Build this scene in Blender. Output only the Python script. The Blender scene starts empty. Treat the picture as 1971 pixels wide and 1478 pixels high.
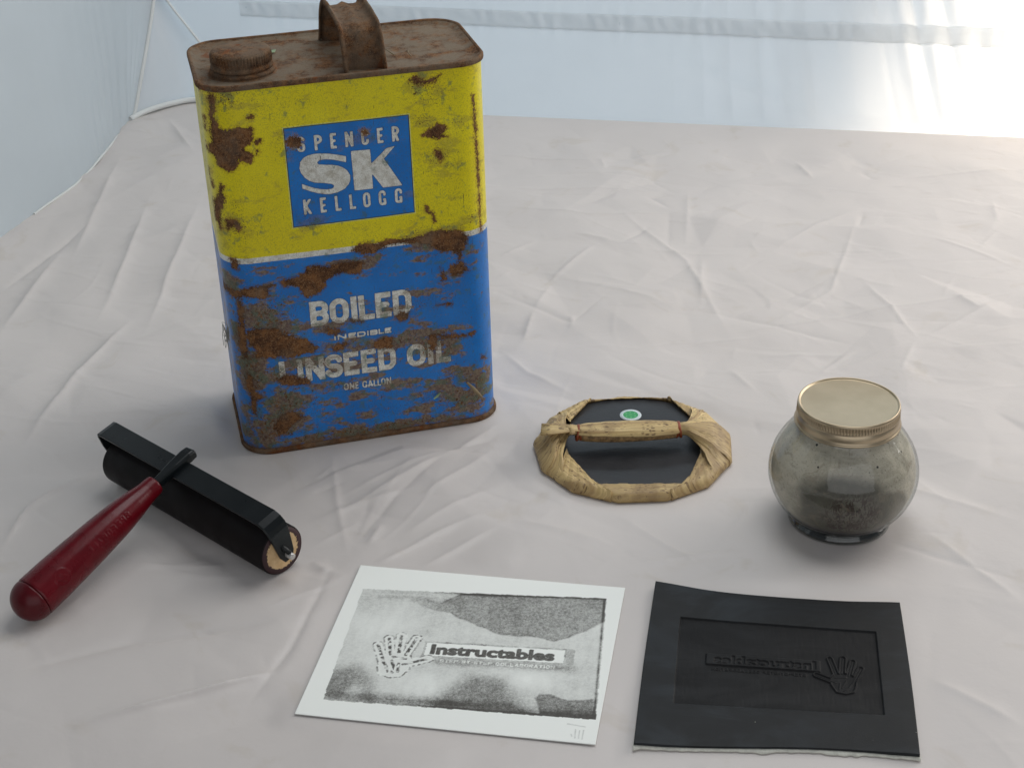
import bpy, math, random
import numpy as np
from mathutils import Vector, Matrix

S = 0.001          # everything below is measured in millimetres
rng = np.random.default_rng(7)
random.seed(7)
scene = bpy.context.scene
COL = scene.collection

# ------------------------------------------------------------ camera, light
F_PX, W_PX = 2989.56, 1971.0
PITCH, ROLL, CAM_H = 0.5101, -0.0305, 519.2
cam_d = bpy.data.cameras.new('camera')
cam_d.sensor_width = 36.0
cam_d.lens = 36.0 * F_PX / W_PX
cam_d.clip_start, cam_d.clip_end = 0.02, 50
cam = bpy.data.objects.new('camera', cam_d)
COL.objects.link(cam)
_F = Vector((0, math.cos(PITCH), -math.sin(PITCH)))
_R = Vector((1, 0, 0)); _U = _R.cross(_F)
_c, _s = math.cos(ROLL), math.sin(ROLL)
_R2 = _c * _R + _s * _U; _U2 = -_s * _R + _c * _U
M = Matrix((_R2, _U2, -_F)).transposed().to_4x4()
M.translation = Vector((0, 0, CAM_H * S))
cam.matrix_world = M
scene.camera = cam

world = bpy.data.worlds.new('World')
scene.world = world
world.use_nodes = True
bg = world.node_tree.nodes['Background']
bg.inputs['Color'].default_value = (0.80, 0.86, 0.95, 1)
bg.inputs['Strength'].default_value = 0.13

def area(name, loc, target, size, size_y, power, color):
    l = bpy.data.lights.new(name, 'AREA')
    l.shape = 'RECTANGLE'; l.size = size * S; l.size_y = size_y * S
    l.energy = power; l.color = color
    o = bpy.data.objects.new(name, l); COL.objects.link(o)
    o.location = Vector(loc) * S
    o.rotation_euler = (Vector(target) - Vector(loc)).to_track_quat('-Z', 'Y').to_euler()
    return o
# daylight through the tent's right and top fabric
area('right_tent_light', (950, 1250, 560), (60, 850, 0), 850, 560, 6.6, (1.0, 0.965, 0.93))
area('top_tent_light', (200, 1150, 1100), (0, 900, 0), 850, 650, 5.7, (0.95, 0.98, 1.0))
area('back_outside_light', (60, 2050, 420), (-60, 1490, 60), 1000, 700, 6.0, (0.72, 0.88, 1.0))
area('left_outside_light', (-1000, 1150, 450), (-420, 1250, 120), 900, 600, 0.9, (0.80, 0.92, 1.0))
area('added_front_fill', (130, -260, 430), (-60, 900, 110), 1500, 900, 3.2, (0.97, 0.98, 1.0))  # unseen fill lamp, added from the camera side to brighten the can front
# sunlight on the outside of the back wall
sp = bpy.data.lights.new('sun_patch_light', 'SPOT')
sp.energy = 84; sp.color = (1.0, 0.84, 0.68); sp.spot_size = math.radians(50); sp.spot_blend = 0.9
sp.shadow_soft_size = 0.012
spo = bpy.data.objects.new('sun_patch_light', sp); COL.objects.link(spo)
spo.location = Vector((900, 1760, 260)) * S
spo.rotation_euler = (Vector((600, 1346, 60)) - Vector((900, 1760, 260))).to_track_quat('-Z', 'Y').to_euler()

scene.view_settings.view_transform = 'Standard'
scene.view_settings.look = 'None'
scene.view_settings.gamma = 1
scene.view_settings.exposure = 0.12

# ------------------------------------------------------------ helpers
def tag(o, label=None, cat=None, group=None, kind=None):
    if label: o['label'] = label
    if cat: o['category'] = cat
    if group: o['group'] = group
    if kind: o['kind'] = kind
    return o

def thing(name, loc, rz, label, cat):
    o = bpy.data.objects.new(name, None); COL.objects.link(o)
    o.location = Vector(loc) * S; o.rotation_euler = (0, 0, rz)
    o.empty_display_size = 0.02
    return tag(o, label, cat)

def mesh(name, V, F, mat, parent=None, smooth=True, attrs=None, uv=None):
    V = np.asarray(V, dtype=np.float64) * S
    me = bpy.data.meshes.new(name)
    if isinstance(F, np.ndarray):
        n, k = F.shape
        me.vertices.add(len(V)); me.vertices.foreach_set('co', V.astype(np.float32).ravel())
        me.loops.add(n * k); me.loops.foreach_set('vertex_index', F.astype(np.int32).ravel())
        me.polygons.add(n); me.polygons.foreach_set('loop_start', np.arange(0, n * k, k, dtype=np.int32))
        me.update(calc_edges=True)
    else:
        me.from_pydata(V.tolist(), [], F)
    me.validate()
    if smooth:
        me.polygons.foreach_set('use_smooth', np.ones(len(me.polygons), dtype=bool))
    for k, a in (attrs or {}).items():
        at = me.attributes.new(k, 'FLOAT', 'POINT')
        at.data.foreach_set('value', np.asarray(a, dtype=np.float32).ravel())
    if uv is not None:
        at = me.attributes.new('fib', 'FLOAT_VECTOR', 'POINT')
        w = np.zeros((len(V), 3), dtype=np.float32); w[:, :2] = uv
        at.data.foreach_set('vector', w.ravel())
    me.materials.append(mat)
    o = bpy.data.objects.new(name, me); COL.objects.link(o)
    if parent: o.parent = parent
    return o

def gridF(n, m, cu=False, cv=False, off=0):
    a = np.arange(n if cu else n - 1); b = np.arange(m if cv else m - 1)
    A, B = np.meshgrid(a, b, indexing='ij')
    A2 = (A + 1) % n; B2 = (B + 1) % m
    return np.stack([A * m + B, A2 * m + B, A2 * m + B2, A * m + B2], -1).reshape(-1, 4) + off

def lathe(profile, n=96, rfun=None):
    """profile [(r,z)] -> V, F ; closed around z"""
    P = np.array(profile, float); t = np.linspace(0, 2 * np.pi, n + 1)[:-1]
    T, I = np.meshgrid(t, np.arange(len(P)), indexing='ij')
    r = P[I, 0]; z = P[I, 1]
    if rfun is not None: r = rfun(T, r, z, I)
    V = np.stack([r * np.cos(T), r * np.sin(T), z], -1).reshape(-1, 3)
    return V, gridF(n, len(P), cu=True)

def fine(profile, step):
    P = [np.array(p, float) for p in profile]; out = [P[0]]
    for a, b in zip(P[:-1], P[1:]):
        k = max(1, int(np.ceil(np.linalg.norm(b - a) / step)))
        for i in range(1, k + 1): out.append(a + (b - a) * i / k)
    return np.array(out)

def smooth_curve(pts, n):
    """Catmull-Rom through pts"""
    P = np.array(pts, float); Q = np.vstack([2 * P[0] - P[1], P, 2 * P[-1] - P[-2]])
    out = []
    for u in np.linspace(0, len(P) - 1 - 1e-9, n):
        i = int(u); t = u - i; p0, p1, p2, p3 = Q[i:i + 4]
        out.append(.5 * ((2 * p1) + (-p0 + p2) * t + (2 * p0 - 5 * p1 + 4 * p2 - p3) * t * t + (-p0 + 3 * p1 - 3 * p2 + p3) * t ** 3))
    return np.array(out)

def tube(path, rad, k=8):
    P = np.array(path, float); n = len(P)
    rad = np.full(n, rad) if np.isscalar(rad) else np.array(rad, float)
    T = np.gradient(P, axis=0); T /= np.linalg.norm(T, axis=1)[:, None] + 1e-12
    up = np.array([0, 0, 1.]) if abs(T[0, 2]) < .9 else np.array([1., 0, 0])
    V = []
    for i in range(n):
        a = np.cross(T[i], up); a /= np.linalg.norm(a) + 1e-12; b = np.cross(a, T[i])
        for j in range(k):
            q = 2 * np.pi * j / k; V.append(P[i] + rad[i] * (np.cos(q) * a + np.sin(q) * b))
    F = gridF(n, k, cv=True).tolist()
    F.append(list(range(k))[::-1]); F.append([(n - 1) * k + j for j in range(k)])
    return np.array(V), F

def join(parts):
    V, F, o = [], [], 0
    for v, f in parts:
        V.append(np.asarray(v)); F += [[i + o for i in q] for q in (f.tolist() if isinstance(f, np.ndarray) else f)]
        o += len(v)
    return np.vstack(V), F

def noise2(x, y, seed, octaves=1, gain=.5):
    """value noise with smooth interpolation, x,y in lattice units, about -1..1"""
    out = np.zeros_like(x, dtype=float); amp = 1.; tot = 0
    for o in range(octaves):
        g = np.random.default_rng(seed + o * 17).uniform(-1, 1, (257, 257))
        xi = np.floor(x).astype(int); yi = np.floor(y).astype(int); fx = x - xi; fy = y - yi
        fx = fx * fx * (3 - 2 * fx); fy = fy * fy * (3 - 2 * fy)
        a = g[xi % 257, yi % 257]; b = g[(xi + 1) % 257, yi % 257]; c = g[xi % 257, (yi + 1) % 257]; d = g[(xi + 1) % 257, (yi + 1) % 257]
        out += amp * ((a * (1 - fx) + b * fx) * (1 - fy) + (c * (1 - fx) + d * fx) * fy)
        tot += amp; amp *= gain; x = x * 2.03 + 11.3; y = y * 2.03 + 5.7
    return out / tot

# signed distances, all on flat arrays of points
def seg_dist(X, Y, a, b):
    dx, dy = b[0] - a[0], b[1] - a[1]; L = dx * dx + dy * dy + 1e-12
    t = np.clip(((X - a[0]) * dx + (Y - a[1]) * dy) / L, 0, 1)
    return np.hypot(X - a[0] - t * dx, Y - a[1] - t * dy)

def poly_sdf(X, Y, P):
    """negative inside"""
    d = np.full(X.shape, 1e9); ins = np.zeros(X.shape, bool)
    for i in range(len(P)):
        a, b = P[i], P[(i + 1) % len(P)]
        d = np.minimum(d, seg_dist(X, Y, a, b))
        if a[1] != b[1]:
            c = (a[1] > Y) != (b[1] > Y)
            ins ^= c & (X < (b[0] - a[0]) * (Y - a[1]) / (b[1] - a[1]) + a[0])
    return np.where(ins, -d, d)

def arc(cx, cy, r1, r2, a0, a1, n=9):
    return [(cx + r1 * math.cos(math.radians(a0 + (a1 - a0) * i / n)), cy + r2 * math.sin(math.radians(a0 + (a1 - a0) * i / n))) for i in range(n + 1)]

def glyph(ch, W, H, T):
    """centre lines of one block capital in a W x H box with stroke T"""
    l, r, b, t, m = T / 2, W - T / 2, T / 2, H - T / 2, H / 2
    R = min(r - l, (t - b)) / 2; V = [(l, -T), (l, H + T)]
    bar = lambda y, x=None: [(-T, y), (W + T if x is None else x, y)]
    if ch == 'I': return [[(W / 2, -T), (W / 2, H + T)]]
    if ch == 'L': return [V, bar(b)]
    if ch == 'E': return [V, bar(b), bar(m, W * .9 - T / 2), bar(t)]
    if ch == 'O': return [arc(l + R, t - R, R, R, 180, 90) + arc(r - R, t - R, R, R, 90, 0) + arc(r - R, b + R, R, R, 0, -90) + arc(l + R, b + R, R, R, -90, -180) + [(l, t - R)]]
    if ch == 'D': return [V, [(-T, t)] + arc(r - R, t - R, R, R, 90, 0) + arc(r - R, b + R, R, R, 0, -90) + [(-T, b)]]
    if ch == 'N': return [V, [(r, -T), (r, H + T)], [(l, H - T * .3), (r, T * .3)]]
    if ch == 'K': return [V, [(l, m - T * .2), (r + T * .5, H + T * .6)], [(l + (r - l) * .25, m + T * .2), (r + T * .3, -T * .6)]]
    if ch == 'A': return [[(l * .8, -T), (W / 2, H)], [(W - l * .8, -T), (W / 2, H)], [(l, H * .27), (r, H * .27)]]
    if ch in 'PRB':
        q = (t - m) / 2; g = [V, [(-T, t)] + arc(r - q, t - q, q, q, 90, -90) + [(-T, m)]]
        if ch == 'R': g.append([(l + (r - l) * .45, m), (r + T * .1, -T)])
        if ch == 'B':
            q = (m - b) / 2; g.append([(-T, m)] + arc(r - q, b + q, q, q, 90, -90) + [(-T, b)])
        return g
    if ch in 'CG':
        g = [arc(r - R, t - R, R, R, 0, 90) + arc(l + R, t - R, R, R, 90, 180) + arc(l + R, b + R, R, R, 180, 270) + arc(r - R, b + R, R, R, 270, 360)]
        g[0] = [(r, H * .70)] + g[0][1:-1] + [(r, H * .30)]
        if ch == 'G': g += [[(r, H * .38), (r, b)], [(W * .72, H * .38), (r, H * .38)]]
        return g
    if ch == 'S':
        q = min(R, (t - m) / 2)
        return [arc(r - q, t - q, q, q, 12, 90) + arc(l + q, t - q, q, q, 90, 180) + arc(l + q, m + q, q, q, 180, 255) +
                arc(r - q, m - q, q, q, 75, 0) + arc(r - q, b + q, q, q, 0, -90) + arc(l + q, b + q, q, q, -90, -168)]
    if ch == 'Y': return [[(W / 2, -T), (W / 2, m)], [(l, H + T), (W / 2, m)], [(r, H + T), (W / 2, m)]]
    if ch == 'T': return [bar(t), [(W / 2, -T), (W / 2, H + T)]]
    if ch == '-': return [[(0, m), (W, m)]]
    return []

def letters_sdf(X, Y, items, y0, y1, T):
    d = np.full(X.shape, 9.)
    for ch, x0, x1 in items:
        W, H = x1 - x0, y1 - y0
        sel = (X > x0 - 3) & (X < x1 + 3) & (Y > y0 - 3) & (Y < y1 + 3)
        x, y = X[sel] - x0, Y[sel] - y0
        g = np.full(x.shape, 9.)
        for pl in glyph(ch, W, H, T):
            for a, b in zip(pl[:-1], pl[1:]): g = np.minimum(g, seg_dist(x, y, a, b) - T / 2)
        box = np.maximum(np.abs(x - W / 2) - W / 2, np.abs(y - H / 2) - H / 2)
        d[sel] = np.minimum(d[sel], np.maximum(g, box))
    return d

def spread(text, x0, x1, gap=.3):
    """letters shared out evenly over x0..x1"""
    wd = [(.38 if c == 'I' else .5 if c in ' -' else 1.0) for c in text]
    u = (x1 - x0) / (sum(wd) + gap * (len(text) - 1)); out = []; x = x0
    for c, w in zip(text, wd):
        if c != ' ': out.append((c, x, x + w * u))
        x += (w + gap) * u
    return out

def font_edges(text):
    """outline edges of a word in Blender's own font, scaled to x 0..1 and with its cap height as y 0..1"""
    cu = bpy.data.curves.new('word', 'FONT'); cu.body = text; cu.resolution_u = 4
    o = bpy.data.objects.new('word', cu); COL.objects.link(o)
    bpy.context.view_layer.update()
    me = o.to_mesh()
    v = np.array([p.co[:2] for p in me.vertices])
    from collections import Counter
    c = Counter(k for p in me.polygons for k in p.edge_keys)
    e = np.array([k for k, n in c.items() if n == 1])
    o.to_mesh_clear(); bpy.data.objects.remove(o); bpy.data.curves.remove(cu)
    lo, hi = v.min(0), v.max(0)
    v = (v - [lo[0], 0]) / [hi[0] - lo[0], hi[1]]
    return v[e]                                   # (n,2,2)

def word_sdf(X, Y, E, x0, x1, y0, y1):
    d = np.full(X.shape, 9.)
    sel = (X > x0 - 2) & (X < x1 + 2) & (Y > y0 - 3) & (Y < y1 + 2)
    P = E * [x1 - x0, y1 - y0] + [x0, y0]
    x, y = X[sel], Y[sel]; g = np.full(x.shape, 9.); ins = np.zeros(x.shape, bool)
    for a, b in P:
        g = np.minimum(g, seg_dist(x, y, a, b))
        if a[1] != b[1]:
            ins ^= ((a[1] > y) != (b[1] > y)) & (x < (b[0] - a[0]) * (y - a[1]) / (b[1] - a[1]) + a[0])
    d[sel] = np.where(ins, -g, g)
    return d

# ------------------------------------------------------------ materials
class NT:
    def __init__(s, name):
        s.mat = bpy.data.materials.new(name); s.mat.use_nodes = True
        s.t = s.mat.node_tree; s.t.nodes.clear()
        s.out = s.t.nodes.new('ShaderNodeOutputMaterial')
        s._o = None
    def put(s, sock, v):
        if hasattr(v, 'is_output'): s.t.links.new(v, sock)
        elif v is not None:
            if isinstance(v, (tuple, list)) and len(v) == 3 and sock.type == 'RGBA': v = (*v, 1)
            sock.default_value = v
    def node(s, ty, **k):
        n = s.t.nodes.new(ty)
        for a, b in k.items(): setattr(n, a, b)
        return n
    def mm(s):
        if s._o is None:
            tc = s.node('ShaderNodeTexCoord'); m = s.node('ShaderNodeVectorMath', operation='SCALE')
            s.t.links.new(tc.outputs['Object'], m.inputs[0]); m.inputs['Scale'].default_value = 1000
            s._o = m.outputs[0]
        return s._o
    def scale(s, vec, xyz):
        m = s.node('ShaderNodeVectorMath', operation='MULTIPLY'); s.put(m.inputs[0], vec); m.inputs[1].default_value = xyz
        return m.outputs[0]
    def xyz(s, vec=None):
        m = s.node('ShaderNodeSeparateXYZ'); s.put(m.inputs[0], vec or s.mm()); return m.outputs
    def m(s, op, a, b=None, c=None, clamp=False):
        n = s.node('ShaderNodeMath', operation=op, use_clamp=clamp)
        for i, v in enumerate((a, b, c)):
            if v is not None: s.put(n.inputs[i], v)
        return n.outputs[0]
    def noise(s, sc, detail=4, rough=.6, vec=None, dist=0, color=False):
        n = s.node('ShaderNodeTexNoise'); s.put(n.inputs['Vector'], vec or s.mm())
        n.inputs['Scale'].default_value = sc; n.inputs['Detail'].default_value = detail
        n.inputs['Roughness'].default_value = rough; n.inputs['Distortion'].default_value = dist
        return n.outputs['Color' if color else 'Fac']
    def vor(s, sc, vec=None, feature='F1', out='Distance', rnd=1):
        n = s.node('ShaderNodeTexVoronoi', feature=feature); s.put(n.inputs['Vector'], vec or s.mm())
        n.inputs['Scale'].default_value = sc; n.inputs['Randomness'].default_value = rnd
        return n.outputs[out]
    def ss(s, x, a, b, c=0., d=1.):
        n = s.node('ShaderNodeMapRange', interpolation_type='SMOOTHSTEP')
        s.put(n.inputs['Value'], x); s.put(n.inputs['From Min'], a); s.put(n.inputs['From Max'], b)
        s.put(n.inputs['To Min'], c); s.put(n.inputs['To Max'], d)
        return n.outputs['Result']
    def mix(s, f, a, b, blend='MIX'):
        n = s.node('ShaderNodeMix', data_type='RGBA', blend_type=blend)
        s.put(n.inputs['Factor'], f); s.put(n.inputs['A'], None)
        i = [x for x in n.inputs if x.type == 'RGBA']
        s.put(i[0], a); s.put(i[1], b)
        return [x for x in n.outputs if x.type == 'RGBA'][0]
    def attr(s, name, vec=False):
        n = s.node('ShaderNodeAttribute', attribute_name=name); return n.outputs['Vector' if vec else 'Fac']
    def bump(s, h, dist_mm, strength=1., normal=None):
        n = s.node('ShaderNodeBump'); s.put(n.inputs['Height'], h)
        n.inputs['Distance'].default_value = dist_mm * S; n.inputs['Strength'].default_value = strength
        if normal is not None: s.put(n.inputs['Normal'], normal)
        return n.outputs[0]
    def pbr(s, color, rough=.5, metal=0., normal=None, spec=.5, coat=0., coat_rough=.1, sheen=0.):
        n = s.node('ShaderNodeBsdfPrincipled')
        s.put(n.inputs['Base Color'], color); s.put(n.inputs['Roughness'], rough); s.put(n.inputs['Metallic'], metal)
        s.put(n.inputs['Specular IOR Level'], spec); s.put(n.inputs['Coat Weight'], coat); s.put(n.inputs['Coat Roughness'], coat_rough)
        if normal is not None: s.put(n.inputs['Normal'], normal)
        return n.outputs[0]
    def done(s, sh):
        s.t.links.new(sh, s.out.inputs['Surface']); return s.mat

def mat_fabric(name, col, trans, weave=.25):
    n = NT(name)
    big = n.noise(.012, 3, .5); f = n.noise(.35, 3, .6)
    c = n.mix(n.ss(big, .3, .7), tuple(x * .97 for x in col), col)
    nrm = n.bump(n.m('ADD', n.m('MULTIPLY', n.noise(.06, 4, .55, dist=.3), 1.2), n.m('MULTIPLY', f, .25)), weave)
    if 'ground' in name:
        c = n.mix(n.ss(n.noise(.02, 4, .6, dist=1.), .58, .72, 0, .22), c, (.50, .43, .33))
        dsp = n.vor(.018); c = n.mix(n.ss(dsp, .013, .009, 0, .8), c, (.08, .07, .06))
    d = n.node('ShaderNodeBsdfDiffuse'); n.put(d.inputs['Color'], c); n.put(d.inputs['Normal'], nrm)
    t = n.node('ShaderNodeBsdfTranslucent'); n.put(t.inputs['Color'], c); n.put(t.inputs['Normal'], nrm)
    g = n.node('ShaderNodeBsdfGlossy'); g.inputs['Roughness'].default_value = .45; n.put(g.inputs['Normal'], nrm)
    m1 = n.node('ShaderNodeMixShader'); m1.inputs[0].default_value = trans
    n.t.links.new(d.outputs[0], m1.inputs[1]); n.t.links.new(t.outputs[0], m1.inputs[2])
    m2 = n.node('ShaderNodeMixShader'); m2.inputs[0].default_value = .05
    n.t.links.new(m1.outputs[0], m2.inputs[1]); n.t.links.new(g.outputs[0], m2.inputs[2])
    return n.done(m2.outputs[0])

RUST_D, RUST_L, DUST = (.075, .035, .018), (.235, .108, .042), (.19, .155, .115)

def rust_color(n, sc=1.):
    a = n.noise(.16 * sc, 5, .65); b = n.noise(1.3 * sc, 4, .7); c = n.noise(.05 * sc, 3, .5)
    col = n.mix(n.ss(a, .35, .68), RUST_D, RUST_L)
    col = n.mix(n.ss(b, .50, .68, 0, .75), col, (.33, .20, .11))
    col = n.mix(n.ss(n.noise(.75 * sc, 4, .75), .52, .64, 0, .8), col, (.035, .018, .012))
    return n.mix(n.ss(c, .5, .75, 0, .45), col, DUST), a, b

def mat_can_body():
    n = NT('painted_tin')
    x, y, z = n.xyz()
    rust = n.attr('rust'); speck = n.attr('speck'); ink = n.attr('ink')
    wob = n.m('MULTIPLY', n.m('SUBTRACT', n.noise(.5, 3, .5), .5), .35)
    # print: yellow above, white stripe, blue below, blue box with white letters
    yel = n.mix(n.ss(n.noise(.03, 3, .6), .3, .7), (.74, .62, .003), (.80, .695, .006))
    blue = n.mix(n.ss(n.noise(.04, 3, .6), .3, .7), (.003, .155, .52), (.006, .195, .62))
    white = n.mix(n.ss(n.noise(.25, 4, .7), .35, .75), (.80, .80, .74), (.52, .49, .41))
    zz = n.m('ADD', z, wob)
    zb = n.m('ADD', zz, n.m('MULTIPLY', x, .004))
    base = n.mix(n.ss(zb, 132.3, 132.6), blue, white)
    base = n.mix(n.ss(zb, 135.9, 136.2), base, yel)
    front = n.m('LESS_THAN', y, -40)
    bx = n.m('SUBTRACT', n.m('ABSOLUTE', n.m('ADD', x, 2.1)), 36.4)
    bz = n.m('SUBTRACT', n.m('ABSOLUTE', n.m('SUBTRACT', z, 183.5)), 30.4)
    bd = n.m('MAXIMUM', bx, bz)
    bd = n.m('ADD', bd, n.m('MULTIPLY', n.m('SUBTRACT', 1., front), 100.))
    base = n.mix(n.ss(bd, 1.15, .95), base, (.72, .70, .20))
    base = n.mix(n.ss(bd, .55, .4), base, (.01, .035, .03))
    base = n.mix(n.ss(bd, .02, -.12), base, blue)
    # thin dark halo then the white letter
    base = n.mix(n.ss(ink, .42, .25, 0, .75), base, (.008, .04, .12))
    base = n.mix(n.ss(n.m('ADD', ink, n.m('MULTIPLY', wob, .7)), .12, -.12), base, white)
    # grime films, teal bleed and small specks
    isblue = n.ss(z, 137, 132)
    film_n = n.noise(.09, 6, .72, vec=n.scale(n.mm(), (.55, 1, 1.3)))
    film = n.m('MULTIPLY', n.ss(n.m('ADD', film_n, n.m('MULTIPLY', speck, .22)), .575, .655), n.m('MULTIPLY', n.m('ADD', .32, n.m('MULTIPLY', isblue, .60)), n.ss(ink, -.3, .3, .5, 1.)))
    base = n.mix(film, base, n.mix(n.ss(n.noise(.5, 4, .7), .4, .6), (.14, .070, .027), (.25, .175, .085)))
    teal = n.ss(n.m('ADD', n.noise(.13, 4, .6, vec=n.scale(n.mm(), (1, 1, 1.02))), n.m('MULTIPLY', speck, .14)), .60, .70, 0, .55)
    base = n.mix(teal, base, (.07, .14, .09))
    dulln = n.ss(n.noise(1.6, 3, .7), .48, .66, 0, .40)
    base = n.mix(dulln, base, (.10, .09, .04))
    sn = n.noise(.62, 4, .68, dist=.4)
    sp = n.ss(n.m('ADD', sn, n.m('MULTIPLY', speck, .150)), .705, .72)
    sn2 = n.noise(1.9, 2, .6)
    sp2 = n.ss(n.m('ADD', sn2, n.m('MULTIPLY', speck, .12)), .675, .70, 0, .9)
    # scratches: narrow stretched noise
    def scr(v, th):
        return n.ss(n.noise(1., 3, .5, vec=v), th, th + .015, 0, .8)
    base = n.mix(scr(n.scale(n.mm(), (1.6, 1.6, .12)), .70), base, (.045, .035, .02))
    base = n.mix(sp2, base, (.05, .035, .018))
    # rust patches
    e1 = n.noise(.85, 6, .78); e2 = n.noise(.16, 4, .65)
    rr = n.m('ADD', rust, n.m('ADD', n.m('MULTIPLY', n.m('SUBTRACT', e1, .5), 8.6), n.m('MULTIPLY', n.m('SUBTRACT', e2, .5), 5.5)))
    big = n.ss(rr, -.12, .12)
    halo = n.ss(rr, -1.9, .1, 0, .62)
    base = n.mix(halo, base, n.mix(isblue, (.33, .17, .012), (.09, .06, .04)))
    rc, ra, rb = rust_color(n)
    mask = n.m('MAXIMUM', big, sp)
    edge = n.m('MULTIPLY', big, n.ss(rr, .55, .1))
    rc = n.mix(n.m('MULTIPLY', edge, .7), rc, (.03, .012, .007))
    col = n.mix(mask, base, rc)
    # brown drip just under the seams
    seam = n.m('MAXIMUM', n.ss(n.m('ADD', z, n.m('MULTIPLY', n.noise(.35, 4, .6), 4.)), 240.5, 243.), n.ss(n.m('SUBTRACT', z, n.m('MULTIPLY', n.noise(.16, 5, .65), 17.)), -1.5, -6.5))
    col = n.mix(n.m('MULTIPLY', seam, .85), col, n.mix(ra, (.12, .05, .012), (.20, .13, .07)))
    mask = n.m('MAXIMUM', mask, n.m('MULTIPLY', seam, .7))
    rough = n.m('ADD', n.ss(mask, 0, 1, .36, .86), n.m('MULTIPLY', n.ss(film_n, .4, .8), .14))
    h = n.m('ADD', n.m('MULTIPLY', mask, n.m('SUBTRACT', n.m('MULTIPLY', n.m('ADD', ra, rb), .9), .9)), n.m('MULTIPLY', n.noise(.35, 4, .5), .25))
    nrm = n.bump(h, .45, .8)
    return n.done(n.pbr(col, rough, 0., nrm, spec=n.ss(mask, 0, 1, .36, .12)))

def mat_rusty(name='rusty_dusty_metal', dust=.6, sc=1.):
    n = NT(name)
    c, a, b = rust_color(n, sc)
    d = n.ss(n.noise(.07, 5, .7), .36, .58, 0, dust)
    c = n.mix(d, c, n.mix(n.noise(1.6, 4, .7), (.13, .10, .07), (.29, .235, .17)))
    c = n.mix(n.ss(n.noise(.05, 2, .5, dist=1.), .66, .74, 0, .7), c, (.20, .055, .012))
    c = n.mix(n.ss(n.noise(1.4, 2, .5), .66, .72, 0, .7), c, (.02, .012, .008))
    h = n.m('ADD', n.m('MULTIPLY', a, 1.), n.m('ADD', b, n.noise(3., 3, .7)))
    return n.done(n.pbr(c, .88, 0., n.bump(h, .45, .9), spec=.15))

def mat_leaf():
    n = NT('dried_bamboo_sheath')
    f = n.attr('fib', True)
    st = n.noise(1., 4, .6, vec=n.scale(f, (.02, .7, 1))); st2 = n.noise(1., 3, .5, vec=n.scale(f, (.015, .22, 1)))
    c = n.mix(n.ss(st, .3, .7), (.42, .285, .11), (.74, .565, .27))
    c = n.mix(n.ss(st2, .42, .66, 0, .65), c, (.30, .185, .08))
    sm = n.noise(.06, 3, .6)
    c = n.mix(n.ss(sm, .50, .64, 0, .6), c, (.21, .125, .055))
    s1 = n.noise(1., 3, .7, vec=n.scale(f, (.42, .75, 1)))
    c = n.mix(n.ss(n.m('ADD', s1, n.m('MULTIPLY', sm, .30)), .775, .835, 0, .7), c, (.075, .042, .02))
    s2 = n.noise(1., 2, .6, vec=n.scale(f, (.9, 2.2, 1)))
    c = n.mix(n.ss(s2, .63, .69, 0, .6), c, (.10, .058, .026))
    fv = n.vor(1., vec=n.scale(f, (.26, .62, 1))); fr2 = n.vor(1., vec=n.scale(f, (.26, .62, 1)), out='Color')
    sp_ = n.node('ShaderNodeSeparateColor'); n.put(sp_.inputs[0], fr2)
    msk = n.m('MULTIPLY', n.ss(n.m('ADD', fv, n.m('MULTIPLY', sp_.outputs[0], .20)), .42, .30), n.ss(n.noise(.05, 3, .6), .36, .50))
    c = n.mix(n.m('MULTIPLY', msk, .85), c, (.085, .045, .02))
    oi = n.node('ShaderNodeObjectInfo'); c = n.mix(n.m('MULTIPLY', oi.outputs['Random'], .6), c, (.30, .205, .10))
    return n.done(n.pbr(c, .50, 0., n.bump(n.m('ADD', st, n.m('MULTIPLY', st2, .8)), .16, .8), spec=.35))

def simple(name, col, rough, bump=0., bsc=1., spec=.5, metal=0., var=.12, coat=0.):
    n = NT(name)
    v = n.noise(bsc * .2, 4, .6)
    c = n.mix(n.ss(v, .3, .7), tuple(x * (1 - var) for x in col), tuple(min(1, x * (1 + var)) for x in col))
    r = n.ss(n.noise(bsc * .1, 4, .6), .3, .7, rough * .88, min(1, rough * 1.12))
    nrm = n.bump(n.noise(bsc, 4, .6), bump, 1.) if bump else None
    return n.done(n.pbr(c, r, metal, nrm, spec=spec, coat=coat))

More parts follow.
